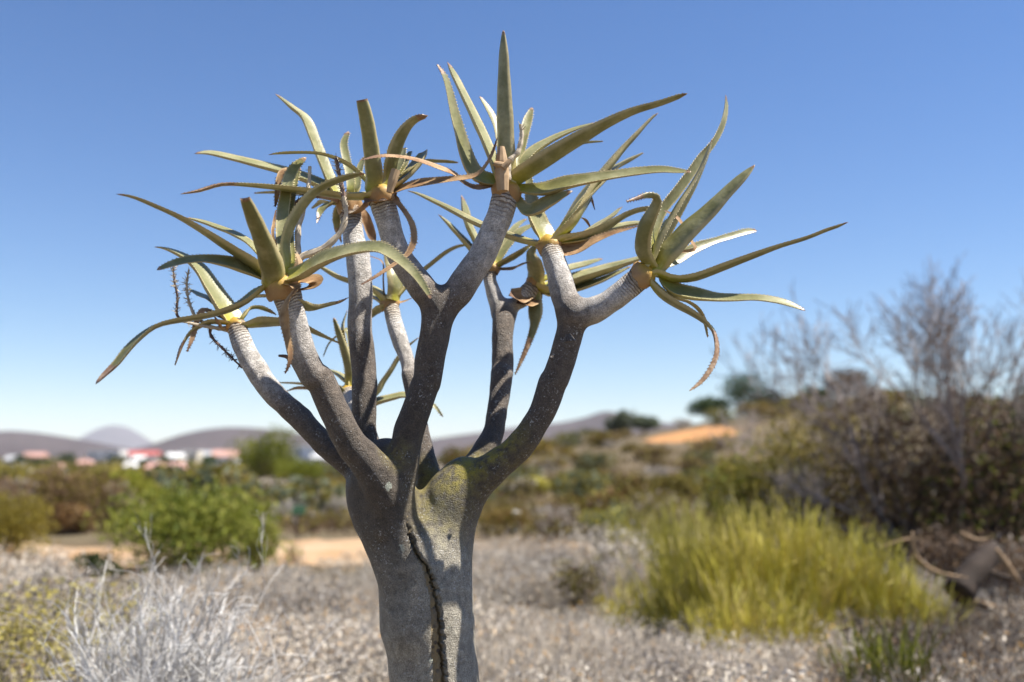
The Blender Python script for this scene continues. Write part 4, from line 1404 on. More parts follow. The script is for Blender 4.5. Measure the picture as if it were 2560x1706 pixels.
# --- green bush
single('green_bush', 'leafy', 470, 1432, 430, 235, 'rounded bright green leafy bush standing by the dirt path', 'bush', 31, mat='green', nleaf=5600, size=.07, lobes=30, asp=.55)
single('green_bush', 'leafy', 640, 1420, 130, 150, 'smaller dull green bush leaning out from the big green bush', 'bush', 32, mat='green', nleaf=1500, size=.06, lobes=8, second='brown', frac=.2)
single('low_bush', 'leafy', 245, 1445, 150, 70, 'low dark green cushion at the foot of the big green bush', 'bush', 33, mat='darkgreen', nleaf=900, size=.05, lobes=8)
single('olive_bush', 'leafy', 25, 1398, 185, 178, 'dense olive-yellow bush at the near edge of the dirt path', 'bush', 34, mat='olive', nleaf=3600, size=.05, lobes=12)
single('grass_tuft', 'reedy', 735, 1410, 60, 70, 'thin straw tuft beside the smaller green bush', 'grass', 35, mat='pale', n=70, r=.004)

# --- brown thicket beyond the path
BT = 'bushes of the brown thicket beyond the dirt path'
for i, (px, pb, w, h, mt, s2, lab) in enumerate([
        (20, 1335, 170, 165, 'brown', 'greybrown', 'tall brown bush at the thicket end behind the olive bush'),
        (120, 1328, 150, 180, 'brown', 'olive', 'brown bush mottled with olive leaves in the thicket'),
        (215, 1330, 150, 165, 'brown', 'olive', 'dark brown bush in the middle of the thicket'),
        (300, 1325, 130, 130, 'greybrown', 'rust', 'grey-brown bush with rusty leaves at the thicket edge'),
        (170, 1338, 120, 90, 'rust', 'brown', 'low rust-coloured bush in front of the thicket'),
        (355, 1305, 120, 120, 'lush', 'olive', 'mid-green bush rising behind the grey-brown one')]):
    single('thicket_bush', 'leafy', px, pb, w, h, lab, 'bush', 40 + i, mat=mt, nleaf=2200, size=.07, lobes=11, second=s2, frac=.35, twig='greybrown')
for i, (px, pb, w, h, mt, lab) in enumerate([
        (330, 1235, 150, 62, 'lush', 'fresh green bush below the pink houses'),
        (270, 1222, 120, 40, 'olive', 'olive bush below the flat-roofed white house'),
        (420, 1228, 130, 28, 'bluegreen', 'grey-green bush below the pink houses'),
        (520, 1225, 130, 34, 'olive', 'tawny olive bush beside the green tree'),
        (590, 1260, 150, 60, 'bluegreen', 'pale grey-green bush behind the big green bush')]):
    single('far_bush', 'leafy', px, pb, w, h, lab, 'bush', 50 + i, mat=mt, nleaf=900, size=.22 if pb < 1240 else .12, lobes=10)
single('green_tree', 'leafy', 655, 1212, 165, 137, 'round-headed fresh green tree in front of the domed hill', 'tree', 60, mat='lush', nleaf=2600, size=.20, lobes=15, trunk=.6)
single('green_tree', 'leafy', 752, 1215, 125, 66, 'low spreading green tree beside the round-headed one', 'tree', 61, mat='lush', nleaf=1500, size=.17, lobes=11, trunk=.25)
# mauve-grey mounds left of the trunk
for i, (px, pb, w, h, mt, lab) in enumerate([
        (720, 1312, 170, 80, 'mauve', 'mauve-grey leafless mound beside the plant marker'),
        (835, 1305, 170, 85, 'mauve', 'mauve-grey leafless mound close behind the trunk'),
        (640, 1300, 140, 60, 'greybrown', 'grey-brown mound behind the smaller green bush'),
        (800, 1265, 180, 55, 'greybrown', 'flat grey-brown mound below the low spreading tree')]):
    x, y, w_, h_ = size_at(px, pb, w, h)
    single('scrub_mound', 'twiggy', px, pb, w, h, lab, 'shrub', 70 + i, mat=mt, stems=60, depth=2, r=.009, tips=900, tipmat=mt, tipsize=.07)

# --- right of the trunk
for i, (px, pb, w, h, mt, s2, lab) in enumerate([
        (1340, 1240, 80, 50, 'yellowgreen', None, 'small round lime-yellow bush on the lower slope'),
        (1440, 1245, 135, 72, 'olive', 'green', 'dark olive bush beside the lime-yellow one'),
        (1560, 1250, 150, 75, 'olive', 'rust', 'rusty olive bush on the lower slope'),
        (1280, 1328, 175, 68, 'olive', 'rust', 'olive-orange bush along the far edge of the dirt'),
        (1390, 1335, 130, 80, 'mauve', 'brown', 'mauve-grey bush right of the white post'),
        (1520, 1345, 170, 95, 'bluegreen', 'yellowgreen', 'pale yellow-green bush behind the reed tufts'),
        (1650, 1350, 170, 130, 'olive', 'greybrown', 'loose olive bush behind the reed tufts'),
        (1690, 1260, 150, 80, 'tawny', 'olive', 'brown bush below the bare orange bank'),
        (1290, 1245, 110, 55, 'tawny', 'mauve', 'small grey-brown bush left of the lime-yellow one'),
        (1200, 1252, 120, 52, 'rust', 'brown', 'rust-brown bush close behind the tree fork')]):
    single('slope_bush', 'leafy', px, pb, w, h, lab, 'bush', 80 + i, mat=mt, nleaf=1700, size=.14 if pb < 1280 else .065, lobes=11, second=s2, frac=.4, twig='greybrown')

# --- dark thicket on the right with bare trees
single('thicket_bush', 'leafy', 1890, 1400, 330, 330, 'dark olive leafy bush at the near end of the brown thicket', 'bush', 100, mat='olive', nleaf=3600, size=.075, lobes=18, second='green', frac=.35)
single('thicket_bush', 'leafy', 2070, 1430, 350, 460, 'big dusky brown bush with sparse olive leaves', 'bush', 101, mat='tawny', nleaf=5200, size=.075, lobes=20, second='olive', frac=.3)
single('thicket_bush', 'leafy', 2270, 1450, 380, 510, 'big dark brown bush under the tall bare tree', 'bush', 102, mat='brown', nleaf=5200, size=.065, lobes=22, second='greybrown', frac=.18)
single('thicket_bush', 'leafy', 2480, 1470, 350, 540, 'dark brown and green bush at the thicket end behind the fallen log', 'bush', 103, mat='brown', nleaf=6000, size=.065, lobes=22, second='green', frac=.22)
single('thicket_bush', 'leafy', 2640, 1470, 260, 560, 'tall dark green bush beyond the fallen log', 'bush', 104, mat='darkgreen', nleaf=2600, size=.07, lobes=12)
single('thicket_bush', 'leafy', 2400, 1500, 300, 190, 'low dark brown bush crowding the fallen log', 'bush', 106, mat='twigdark', nleaf=2600, size=.05, lobes=14, second='brown', frac=.5)
single('thicket_bush', 'leafy', 2570, 1530, 260, 230, 'low brown bush beyond the end of the fallen log', 'bush', 107, mat='brown', nleaf=2600, size=.05, lobes=14, second='greybrown', frac=.4)
single('thicket_bush', 'leafy', 2500, 1610, 260, 120, 'low grey-brown bush before the fallen log', 'bush', 108, mat='greybrown', nleaf=2400, size=.035, lobes=14, second='brown', frac=.4)
single('red_bush', 'leafy', 2500, 1440, 170, 190, 'reddish bush in front of the dark thicket', 'bush', 105, mat='red', nleaf=1100, size=.045, lobes=9, second='brown', frac=.5)


def bare_tree(px, pb, hpx, lean, label, seed, depth=6, n=3, Y=None, r=.05, spread=.42):
    x, y = ground_at(px, pb)
    h = hpx / F * y
    rng = np.random.default_rng(seed)
    e = empty('bare_tree', (x, y, float(H(x, y)) - .03))
    tag(e, label, 'tree')
    out = []
    for i in range(n):
        a = (i - (n - 1) / 2) / max(n - 1, 1)
        d = np.array([lean + a * 1.0, rng.normal() * .25, 1.0])
        grow(rng, (a * .25, 0, 0), d, h * .33, r * rng.uniform(.7, 1.0), depth, out, spread, .14, (3, 4), .68, .13)
    S = np.array(out)
    S[:, 6:8] = np.maximum(S[:, 6:8], .0035)
    big = S[:, 6] > r * .30
    for nm, msk in (('trunk', big), ('twigs', ~big)):
        mb = MB(); segs(mb, S[msk], rng.random(msk.sum()))
        linkobj(bpy.data.objects.new(nm, mb.mesh(nm, MAT['twiggrey'])), e)


bare_tree(2350, 1455, 900, .03, 'tall leafless grey tree rising out of the dark thicket', 201, 5, 5, r=.042, spread=.46)
bare_tree(2560, 1460, 700, -.05, 'second leafless tree behind the fallen log', 202, 5, 4, r=.042, spread=.46)
bare_tree(2085, 1330, 500, -.35, 'small leafless tree leaning away from the thicket', 203, 5, 3, r=.034, spread=.5)


# --- fallen log and dead branches
def log(name, pts, rads, mat, label, cat='log', sides=10, group=None):
    C = catmull(np.array(pts), 16)
    o_ = C[0].copy()
    mb = MB()
    rng = np.random.default_rng(int(abs(pts[0][0] * 1000)) % 999)
    tt = np.linspace(0, 1, 16)
    rr = np.interp(tt, np.linspace(0, 1, len(rads)), rads) * (1 + .06 * np.sin(tt * 7 + rng.uniform(0, 6)) + .03 * np.sin(tt * 15 + 1))
    tube(mb, C, rr, sides)
    o = mb.build(name, MAT[mat], None, smooth=True, origin=o_)
    tag(o, label, cat, group)


LY = 6.95
log('fallen_log', [at(2395, 1485, LY - .1), at(2440, 1425, LY), at(2490, 1372, LY + .1)], [.095, .10, .06], 'deadwood', 'thick dark dead log leaning up from the dry brush')
for i, (pts, rad, mt, lab) in enumerate([
        ([(2280, 1330), (2290, 1390), (2340, 1430), (2420, 1445)], .022, 'strawwood', 'pale curved dead branch arching beside the dark log'),
        ([(2400, 1330), (2440, 1350), (2480, 1345)], .02, 'strawwood', 'short pale dead branch lying above the dark log'),
        ([(2490, 1372), (2530, 1430), (2555, 1460)], .03, 'strawwood', 'stout pale dead branch sloping down from the log end'),
        ([(2400, 1490), (2450, 1510), (2510, 1520)], .028, 'strawwood', 'pale dead branch lying below the dark log'),
        ([(2450, 1420), (2520, 1445), (2580, 1440)], .025, 'deadwood', 'dark dead branch lying against the log'),
        ([(2515, 1560), (2550, 1585), (2620, 1580)], .05, 'strawwood', 'short thick straw-coloured broken branch on the ground'),
        ([(2200, 1370), (2260, 1350), (2300, 1345)], .018, 'strawwood', 'thin pale dead branch poking from the thicket foot')]):
    log('dead_branch', [at(x, y, LY - .25 + .05 * i) for x, y in pts], [rad * .35, rad * .75, rad * .6, rad * .12], mt, lab, 'branch')

# --- yellow-green reed tufts
for i, (px, pb, w, h, n, lab) in enumerate([
        (1790, 1590, 380, 350, 700, 'tall yellow-green reed tuft in front of the olive thicket bush'),
        (1950, 1600, 400, 365, 760, 'tallest yellow-green reed tuft in the middle of the stand'),
        (2110, 1600, 380, 320, 640, 'yellow-green reed tuft before the dusky brown bush'),
        (2240, 1620, 340, 240, 460, 'shorter yellow-green reed tuft running down to the fallen log'),
        (1620, 1590, 280, 190, 170, 'low yellow-green reed tuft closest to the reddish shrub'),
        (1900, 1650, 420, 230, 420, 'low bright reed tuft in front of the stand'),
        (2330, 1650, 180, 150, 200, 'small green reed tuft beside the pale broken branches'),
        (1640, 1440, 330, 200, 300, 'faded yellow-green reed tuft behind the stand')]):
    single('reed_tuft', 'reedy', px, pb, w, h, lab, 'shrub', 120 + i, mat='yellowgreen', n=n, r=.0065)
x_, y_ = at(2220, 1700, 5.0)[:2]
proto('darkreed', reedy('s', np.random.default_rng(140), .5, .62, 'lush', 150, r=.006))
put('reed_tuft', 'darkreed', x_, 5.0, 1.0, 0, 'dark green reed tuft growing through the grey heath', 'shrub')
single('red_shrub', 'leafy', 1440, 1545, 135, 160, 'small dark olive shrub standing alone in the grey heath', 'shrub', 150, mat='olive', nleaf=1100, size=.034, lobes=10, second='twigdark', frac=.45)
single('red_shrub', 'leafy', 1415, 1470, 170, 70, 'faint reddish low shrub behind the small dark one', 'shrub', 151, mat='red', nleaf=500, size=.035, lobes=7, second='mauve', frac=.6)
single('yellow_tuft', 'leafy', 1515, 1545, 70, 65, 'small yellow cushion beside the reddish shrub', 'shrub', 152, mat='yellow', nleaf=260, size=.035, lobes=5)

for i, (px, pb, w, h, mt, lab) in enumerate([
        (2300, 1660, 210, 130, 'greybrown', 'tangled grey-brown shrub in front of the fallen log'),
        (2480, 1690, 240, 150, 'greybrown', 'tangled grey-brown shrub below the broken branches'),
        (2460, 1520, 260, 130, 'twigdark', 'dark leafless tangle around the foot of the fallen log'),
        (2330, 1470, 200, 110, 'twigdark', 'dark leafless tangle between the reeds and the fallen log'),
        (2560, 1480, 200, 160, 'twigdark', 'dark leafless tangle beyond the fallen log'),
        (2050, 1700, 260, 110, 'mauve', 'pale grey shrub at the foot of the reed stand'),
        (1750, 1690, 260, 100, 'mauve', 'pale grey shrub before the low reed tuft'),
        (2190, 1640, 240, 170, 'greybrown', 'grey-brown leafless shrub pushing up through the reed stand'),
        (1730, 1625, 200, 120, 'greybrown', 'grey-brown leafless shrub between the low reed tufts'),
        (1560, 1500, 220, 150, 'mauve', 'pale grey leafless shrub left of the reed stand'),
        (1330, 1480, 200, 90, 'mauve', 'rounded pale mauve mound right beside the trunk')]):
    single('tangled_shrub', 'twiggy', px, pb, w, h, lab, 'shrub', 160 + i, mat=mt, stems=60, depth=2, r=.0055, tips=900, tipmat={'greybrown': 'pale', 'twigdark': 'brown', 'mauve': 'pale'}[mt], tipsize=.028, spread=.75, wig=.3)

# --- dry mounds standing out of the heath
rng = np.random.default_rng(450)
proto('md0', twiggy('s', rng, .75, .46, 'mauve', 46, 2, .0042, tips=900, tipmat='pale', tipsize=.024, spread=.7, wig=.3))
proto('md1', twiggy('s', rng, .85, .40, 'greybrown', 46, 2, .0042, tips=900, tipmat='mauve', tipsize=.026, spread=.7, wig=.3))
proto('md2', leafy('s', rng, .8, .42, 'pale', 1100, .03, 12, 'greybrown', second='mauve', frac=.5))
ML = ['mauve-grey twiggy mound', 'grey-brown twiggy mound', 'straw-coloured bushy mound']
n = 0
while n < 100:
    y = 3.4 + 9.4 * rng.random()
    px = rng.uniform(-200, 2750)
    x = (px - 1280) / F * y
    if px < 760 and y < 4.6: continue
    if x < -1.0 and y > 9.6: continue
    if 1540 < px < 2380 and 5.6 < y < 9: continue
    if 1340 < px < 1540 and y < 8.2: continue
    if 980 < px < 1200 and y < 4: continue
    k = int(rng.integers(0, 3)); sc_ = rng.uniform(.7, 1.35) * (1.2 if y > 6 else 1)
    zone = 'left of the trunk' if px < 1050 else ('between the trunk and the reed stand' if px < 1560 else 'around the reed stand')
    far = 'by the dirt path' if y > 8.5 else 'in the near heath'
    put('heath_mound', 'md%d' % k, x, y, (sc_, sc_, sc_ * rng.uniform(.8, 1.1)), rng.uniform(0, 6.28), ('big ' if sc_ > 1.02 else 'small ') + ML[k] + ' ' + far + ', ' + zone, 'shrub', ML[k] + ('s, big, ' if sc_ > 1.02 else 's, small, ') + far + ', ' + zone)
    n += 1

# --- trees on the ridge
for i, (px, w, h, mt, lab) in enumerate([
        (1550, 80, 74, 'bluegreen', 'pale grey-green tree at the low end of the ridge'),
        (1612, 70, 46, 'bluegreen', 'small grey-green tree next along the ridge'),
        (1770, 110, 62, 'darkgreen', 'low dark green tree beside the tallest ridge tree'),
        (1845, 140, 118, 'darkgreen', 'tallest dark green tree on the ridge above the orange bank'),
        (1925, 110, 66, 'darkgreen', 'dark green tree right beside the tallest ridge tree'),
        (1985, 90, 48, 'olive', 'small olive tree on the ridge'),
        (2035, 90, 56, 'darkgreen', 'small dark green tree on the ridge before the brown dome'),
        (2125, 170, 104, 'brown', 'brown dome-shaped tree on the ridge')]):
    Y = 92.0
    x = (px - 1280) / F * Y
    rng = np.random.default_rng(300 + i)
    w_, h_ = w / F * Y, h / F * Y
    proto('r%d' % i, leafy('t', rng, w_, h_, mt, 1500, .32, 11, trunk=.5))
    put('ridge_tree', 'r%d' % i, x, Y, 1.0, 0, lab, 'tree')

# --- scrub scattered over the slope: repeats of a few kinds
rng = np.random.default_rng(400)
proto('sc0', leafy('s', rng, 1.5, .8, 'olive', 420, .17, 9, 'greybrown', second='rust', frac=.3))
proto('sc1', leafy('s', rng, 1.4, .65, 'tawny', 420, .15, 9, 'greybrown', second='brown', frac=.4))
proto('sc2', leafy('s', rng, 1.3, .6, 'mauve', 420, .14, 9, 'greybrown', second='greybrown', frac=.4))
proto('sc3', leafy('s', rng, 1.5, .85, 'bluegreen', 420, .17, 9, 'greybrown', second='olive', frac=.4))
LAB = [('rusty olive scrub bush', 'rusty olive scrub bushes on the slope'), ('brown scrub bush', 'brown scrub bushes on the slope'),
       ('mauve-grey scrub bush', 'mauve-grey scrub bushes on the slope'), ('pale grey-green scrub bush', 'pale grey-green scrub bushes on the slope')]
n = 0
while n < 230:
    y = 17 + 76 * rng.random() ** 1.1
    px = rng.uniform(-500, 2900)
    x = (px - 1280) / F * y
    if y < 20 and x < 1.5: continue
    bx, by = BANK
    if ((x - bx) / 5.5) ** 2 + ((y - by + 4) / 12) ** 2 < 1: continue
    if px < 900 and y > 50 and rng.random() < .6: continue
    if 480 < px < 850 and y > 40: continue
    k = int(rng.choice(4, p=[.28, .30, .22, .20] if px > 1000 else [.2, .35, .25, .2]))
    s = rng.uniform(.55, 1.35) * (1 + y / 120)
    if px < 480: zone = 'between the brown thicket and the town' if y > 26 else 'along the far edge of the dirt path'
    elif px < 880: zone = 'on the plain around the two green trees' if y > 30 else 'around the plant marker'
    elif px < 1180: zone = 'straight behind the quiver tree'
    elif px < 1500: zone = 'on the lower slope near the lime-yellow bush' if y < 50 else 'on the hillside under the small peak'
    elif px < 1900: zone = 'on the slope below the bare orange bank' if y < by else 'around the ridge trees'
    else: zone = 'on the hillside behind the dark thicket'
    sz = 'large' if s > 1.35 else ('small' if s < .95 else 'middling')
    put('scrub_bush', 'sc%d' % k, x, y, (s, s, s * rng.uniform(.7, 1.05)), rng.uniform(0, 6.28),
        sz + ' ' + LAB[k][0] + ' ' + zone, 'bush', LAB[k][1] + ', ' + sz + ', ' + zone)
    n += 1


# --- ground cover: grey dry heath (uncountable)
def heath(name, label, region, count, hrange, seed, mat, nb, nl, r, lsize, leafmat):
    rng = np.random.default_rng(seed)
    S = []; SA = []; LP = []; LA = []; LS = []; LM = []
    k = 0
    while k < count:
        x, y = region(rng)
        if y < 1.2 or (abs(x - ROOT.location[0]) < .16 and abs(y - Y0) < .25): continue
        k += 1
        z = float(H(x, y)) - .02
        h = hrange[0] + (hrange[1] - hrange[0]) * np.clip(.5 + .38 * math.sin(x * 2.3 + 1.7 * math.sin(y * 1.1)) * math.cos(y * 1.9 + x) + rng.normal() * .16, 0, 1)
        w = h * rng.uniform(.7, 1.25)
        tone = np.clip(.5 + .5 * math.sin(x * 1.7 + 2.2 * math.sin(y * .8)) * math.sin(y * 1.3 + .6 * x + 1) + rng.normal() * .2, 0, 1)
        if (x - 1.0) ** 2 * 4 + (y - 7.3) ** 2 < .55: h *= .45; w *= .6
        th = rng.uniform(0, 6.28, nb); rr = rng.random(nb) ** .42
        tip = np.stack([np.cos(th) * rr * w, np.sin(th) * rr * w, h * (1.02 - .5 * rr ** 2) * rng.uniform(.6, 1.05, nb)], 1)
        b = tip * np.array([.25, .25, 0])
        m = b + (tip - b) * .55 + rng.normal(size=(nb, 3)) * .035
        o = np.array([x, y, z])
        S.append(np.concatenate([b + o, m + o, np.full((nb, 1), r), np.full((nb, 1), r * .8)], 1))
        S.append(np.concatenate([m + o, tip + o, np.full((nb, 1), r * .8), np.full((nb, 1), r * .35)], 1))
        SA.append(np.clip(tone * .6 + rng.random(2 * nb) * .4, 0, 1))
        q = tip[rng.integers(0, nb, nl)] * rng.uniform(.65, 1.0, (nl, 1)) + rng.normal(size=(nl, 3)) * .02
        LP.append(q + o)
        LA.append(np.where(rng.random(nl) < .05 + .22 * (tone > .8), 1.0, np.clip(tone * .45 + rng.random(nl) * .4, 0, .82)))
        LS.append(rng.uniform(.5, 1.4, nl) * lsize)
    mb = MB()
    segs(mb, np.concatenate(S), np.concatenate(SA))
    cards(mb, rng, np.concatenate(LP), np.concatenate(LS) * 1.35, .26, .9, np.concatenate(LA), m=1)
    o = mb.build(name, [MAT[mat], MAT[leafmat]])
    tag(o, label, 'ground cover', kind='stuff')


def reg_near(rng):
    y = 2.3 + 4.6 * rng.random()
    return rng.uniform(-.72, .72) * y * 1.0, y


def reg_mid(rng):
    while True:
        y = 6.5 + 7.0 * rng.random()
        x = rng.uniform(-.75, .72) * y
        if rng.random() < .06 and x < -1: return x, 9.5 + 3.5 * rng.random()
        if x < -1.2 and y > 10.2 - .0 * x: continue
        if x < -.8 + .0 and y > 12.2: continue
        if x < -3.0 and y > 8.6: continue
        return x, y


def reg_far(rng):
    while True:
        y = 15 * (90 / 15) ** rng.random()
        x = rng.uniform(-.85, .8) * y
        bx, by = BANK
        if ((x - bx) / 5.0) ** 2 + ((y - by + 3) / 9) ** 2 < 1: continue
        if y < 16.3 and x < 1.5: continue
        return x, y


heath('dry_heath', 'grey dry heath of fine brittle twigs covering the near ground', reg_near, 1500, (.14, .50), 500, 'mauve', 24, 110, .0028, .021, 'pale')
heath('dry_heath', 'mauve-grey dry heath covering the ground up to the dirt path', reg_mid, 2100, (.10, .40), 501, 'mauve', 14, 62, .0038, .03, 'pale')
heath('low_scrub', 'brown and olive low scrub covering the far plain and slope', reg_far, 3600, (.25, .60), 502, 'brown', 5, 18, .012, .10, 'tawny')


def reg_right(rng):
    while True:
        y = 3.6 + 3.4 * rng.random()
        x = rng.uniform(.30, .60) * y
        if x < .36 * y and y > 5.6: continue
        return x, y


heath('brown_heath', 'dark brown and olive dry brush covering the ground before the fallen log', reg_right, 230, (.26, .52), 503, 'greybrown', 44, 90, .003, .024, 'brown')


def town_scrub():
    rng = np.random.default_rng(510)
    mb = MB()
    n = 2600
    y = 95 * (420 / 95) ** rng.random(n)
    px = rng.uniform(-700, 1050, n)
    x = (px - 1280) / F * y
    z = H(x, y)
    P = []
    for a, b, c in zip(x, y, z):
        k = 10
        s = rng.uniform(.5, 1.5) + (b > 200) * .6
        P.append(np.array([a, b, c]) + np.abs(rng.normal(size=(k, 3))) * np.array([1.4, 1.2, .42]) * s * np.array([rng.choice([-1, 1]), 1, 1]))
    P = np.concatenate(P)
    cards(mb, rng, P, rng.uniform(.5, 1.4, len(P)), .7, .2, np.repeat(rng.random(n), 10), m=0)
    o = mb.build('distant_scrub', [MAT['olive']])
    tag(o, 'olive scrub between the houses and the plain', 'scrub', kind='stuff')


town_scrub()

# ------------------------------------------------------------------ the town
def house(px, ytop, ybot, wpx, Y, wall, roof, style, label, nwin=3):
    w = wpx / F * Y
    hgt = (ybot - ytop) / F * Y
    x = (px - 1280) / F * Y
    z = CAMH + (HOR - ybot) / F * Y
    zt = float(H(x, Y))
    e = empty('house', (x, Y, min(z, zt)))
    tag(e, label, 'house', None)
    z0 = -.3
    base = max(0.0, z - zt)
    hh = hgt + (z - min(z, zt))
    dep = max(w * .7, 6.0)
    rh = 0 if style == 'flat' else hh * .42
    wh = hh - rh
    mb = MB().box(-w / 2, w / 2, 0, dep, z0, wh)
    linkobj(bpy.data.objects.new('wall', mb.mesh('wall', MAT[wall])), e)
    mb = MB()
    ov = .35
    if style == 'flat':
        mb.box(-w / 2 - .2, w / 2 + .2, -.2, dep + .2, wh + .002, wh + .45)
    elif style == 'gable':       # ridge runs left-right
        V = [(-w / 2 - ov, -ov, wh), (w / 2 + ov, -ov, wh), (w / 2 + ov, dep + ov, wh), (-w / 2 - ov, dep + ov, wh), (-w / 2 - ov, dep / 2, wh + rh), (w / 2 + ov, dep / 2, wh + rh)]
        mb.add(V, T=[(0, 4, 3), (1, 2, 5)], Q=[(0, 1, 5, 4), (2, 3, 4, 5), (0, 3, 2, 1)])
    else:                        # hip
        V = [(-w / 2 - ov, -ov, wh), (w / 2 + ov, -ov, wh), (w / 2 + ov, dep + ov, wh), (-w / 2 - ov, dep + ov, wh), (-w / 4, dep / 2, wh + rh), (w / 4, dep / 2, wh + rh)]
        mb.add(V, T=[(0, 4, 3), (1, 2, 5)], Q=[(0, 1, 5, 4), (2, 3, 4, 5), (0, 3, 2, 1)])
    linkobj(bpy.data.objects.new('roof', mb.mesh('roof', MAT[roof])), e)
    for i in range(nwin):
        cx = (-.5 + (i + .7) / (nwin + .4)) * w
        if nwin >= 3 and i == 1:
            mb = MB().box(cx - .45, cx + .45, -.06, .05, 0.05, min(2.0, wh * .8))
            linkobj(bpy.data.objects.new('door', mb.mesh('door', MAT['door'])), e)
            continue
        mb = MB().box(cx - .55, cx + .55, -.05, .05, wh * .42, wh * .82)
        linkobj(bpy.data.objects.new('window', mb.mesh('window', MAT['glass'])), e)
    return e


for a in [
        (35, 1139, 1164, 32, 330, 'wall_white', 'roof_grey', 'gable', 'small white house with grey roof at the town edge', 2),
        (88, 1131, 1156, 48, 360, 'wall_orange', 'roof_pink', 'gable', 'orange-walled house near the small white one', 3),
        (145, 1158, 1180, 24, 300, 'wall_pink', 'roof_pink', 'hip', 'tiny pink house behind the brown thicket', 2),
        (212, 1149, 1173, 38, 320, 'wall_orange', 'roof_pink', 'hip', 'tan-orange house below the flat white house', 2),
        (266, 1129, 1157, 78, 370, 'wall_white', 'roof_white', 'flat', 'wide flat-roofed white house', 4),
        (352, 1127, 1152, 82, 380, 'wall_white', 'roof_red', 'gable', 'white house with a bright red roof', 4),
        (349, 1140, 1162, 26, 362, 'wall_white', 'roof_white', 'gable', 'small white gabled annexe before the red roof', 1),
        (326, 1156, 1182, 36, 300, 'wall_cream', 'roof_white', 'hip', 'round-looking cream house below the red roof', 2),
        (388, 1156, 1190, 52, 285, 'wall_pink', 'roof_pink', 'hip', 'pink house with pink hipped roof below the red roof', 3),
        (447, 1155, 1192, 52, 285, 'wall_pink', 'roof_pink', 'gable', 'pink gabled house next to the hipped pink one', 3),
        (438, 1133, 1155, 36, 350, 'wall_white', 'roof_white', 'gable', 'white house behind the pink gabled house', 2),
        (478, 1130, 1151, 42, 360, 'wall_cream', 'roof_white', 'flat', 'cream flat-roofed house in the white row', 3),
        (512, 1128, 1150, 34, 370, 'wall_white', 'roof_grey', 'gable', 'white house with grey roof in the white row', 2),
        (562, 1125, 1166, 58, 330, 'wall_white', 'roof_pink', 'gable', 'tall white house with pink roof beside the green tree', 3),
        (768, 1119, 1148, 58, 340, 'wall_white', 'roof_white', 'flat', 'white flat block left of the trunk', 3),
        (815, 1134, 1152, 72, 335, 'wall_white', 'roof_grey', 'gable', 'low white house with grey roof left of the trunk', 3)]:
    house(*a)
for i, (px, w, h, Y, lab) in enumerate([(60, 50, 22, 322, 'dark green tree between the small white and the orange house'), (175, 55, 28, 335, 'dark green tree left of the flat white house'), (300, 46, 20, 330, 'dark green tree below the flat white house'),
                                        (415, 40, 24, 320, 'dark green tree behind the pink houses'), (365, 34, 18, 290, 'dark green tree between the cream and pink houses'), (530, 50, 26, 300, 'dark green tree below the white row'), (720, 60, 24, 330, 'dark green tree left of the white block'), (120, 60, 20, 300, 'dark green tree behind the tiny pink house')]):
    x = (px - 1280) / F * Y
    rng = np.random.default_rng(600 + i)
    proto('tt%d' % i, leafy('t', rng, w / F * Y, h / F * Y + 1.0, 'darkgreen', 420, .8, 7, trunk=.6))
    put('town_tree', 'tt%d' % i, x, Y, 1.0, 0, lab, 'tree')

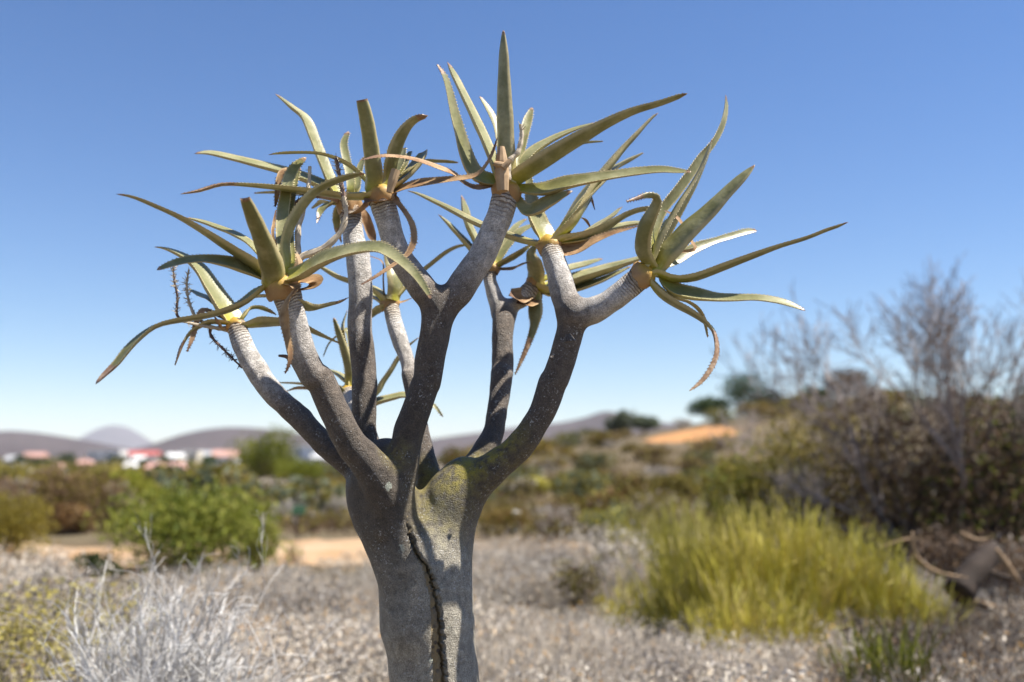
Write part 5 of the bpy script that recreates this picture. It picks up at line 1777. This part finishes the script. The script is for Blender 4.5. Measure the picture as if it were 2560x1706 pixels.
# ------------------------------------------------------------------ marker, post, board
x, y = ground_at(745, 1352)
z = float(H(x, y))
e = empty('plant_marker', (x, y, z))
tag(e, 'small dark green plant marker on a thin stake beside the dirt path', 'sign')
linkobj(bpy.data.objects.new('stake', MB().box(-.014, .014, -.01, .01, -.05, .46).mesh('stake', MAT['stake'])), e)
mb = MB().add([(-.10, -.03, .40), (.10, -.03, .40), (.10, .05, .53), (-.10, .05, .53), (-.10, -.015, .385), (.10, -.015, .385), (.10, .065, .515), (-.10, .065, .515)],
              Q=[(0, 1, 2, 3), (7, 6, 5, 4), (0, 4, 5, 1), (1, 5, 6, 2), (2, 6, 7, 3), (3, 7, 4, 0)])
linkobj(bpy.data.objects.new('plate', mb.mesh('plate', MAT['sign_green'])), e)
x, y = ground_at(1290, 1332)
e = empty('marker_post', (x, y, float(H(x, y))))
tag(e, 'short pale round-topped post at the edge of the dirt', 'post')
mb = MB(); tube(mb, [(0, 0, -.05), (0, 0, .24), (0, 0, .30), (0, 0, .32)], [.055, .055, .055, .05], 12)
linkobj(bpy.data.objects.new('shaft', mb.mesh('shaft', MAT['post_white'])), e)
mb = MB(); tube(mb, [(0, 0, .315), (0, 0, .34), (0, 0, .37), (0, 0, .385)], [.075, .08, .06, .02], 12)
linkobj(bpy.data.objects.new('cap', mb.mesh('cap', MAT['post_white'])), e)
x, y = ground_at(-12, 1400)
e = empty('notice_board', (x, y - 1.15, float(H(x, y))))
tag(e, 'white board on a post in front of the olive bush', 'sign')
linkobj(bpy.data.objects.new('post', MB().box(-.02, .02, .015, .055, -.05, .60).mesh('post', MAT['stake'])), e)
linkobj(bpy.data.objects.new('board', MB().box(-.16, .10, -.012, .012, .42, .62).mesh('board', MAT['post_white'])), e)

# ------------------------------------------------------------------ haze
def haze():
    m = bpy.data.materials.new('haze_air')
    m.use_nodes = True
    nt = m.node_tree
    nt.nodes.clear()
    o_ = nt.nodes.new('ShaderNodeOutputMaterial')
    v = nt.nodes.new('ShaderNodeVolumePrincipled')
    v.inputs['Color'].default_value = (.86, .90, 1.0, 1)
    v.inputs['Density'].default_value = 6e-5
    v.inputs['Anisotropy'].default_value = 0.0
    nt.links.new(v.outputs[0], o_.inputs['Volume'])
    b = MB().box(-11800, 11800, -11800, 11800, -8, 372).build('haze', m)
    tag(b, 'thin pale air haze over the whole plain', kind='stuff')


haze()
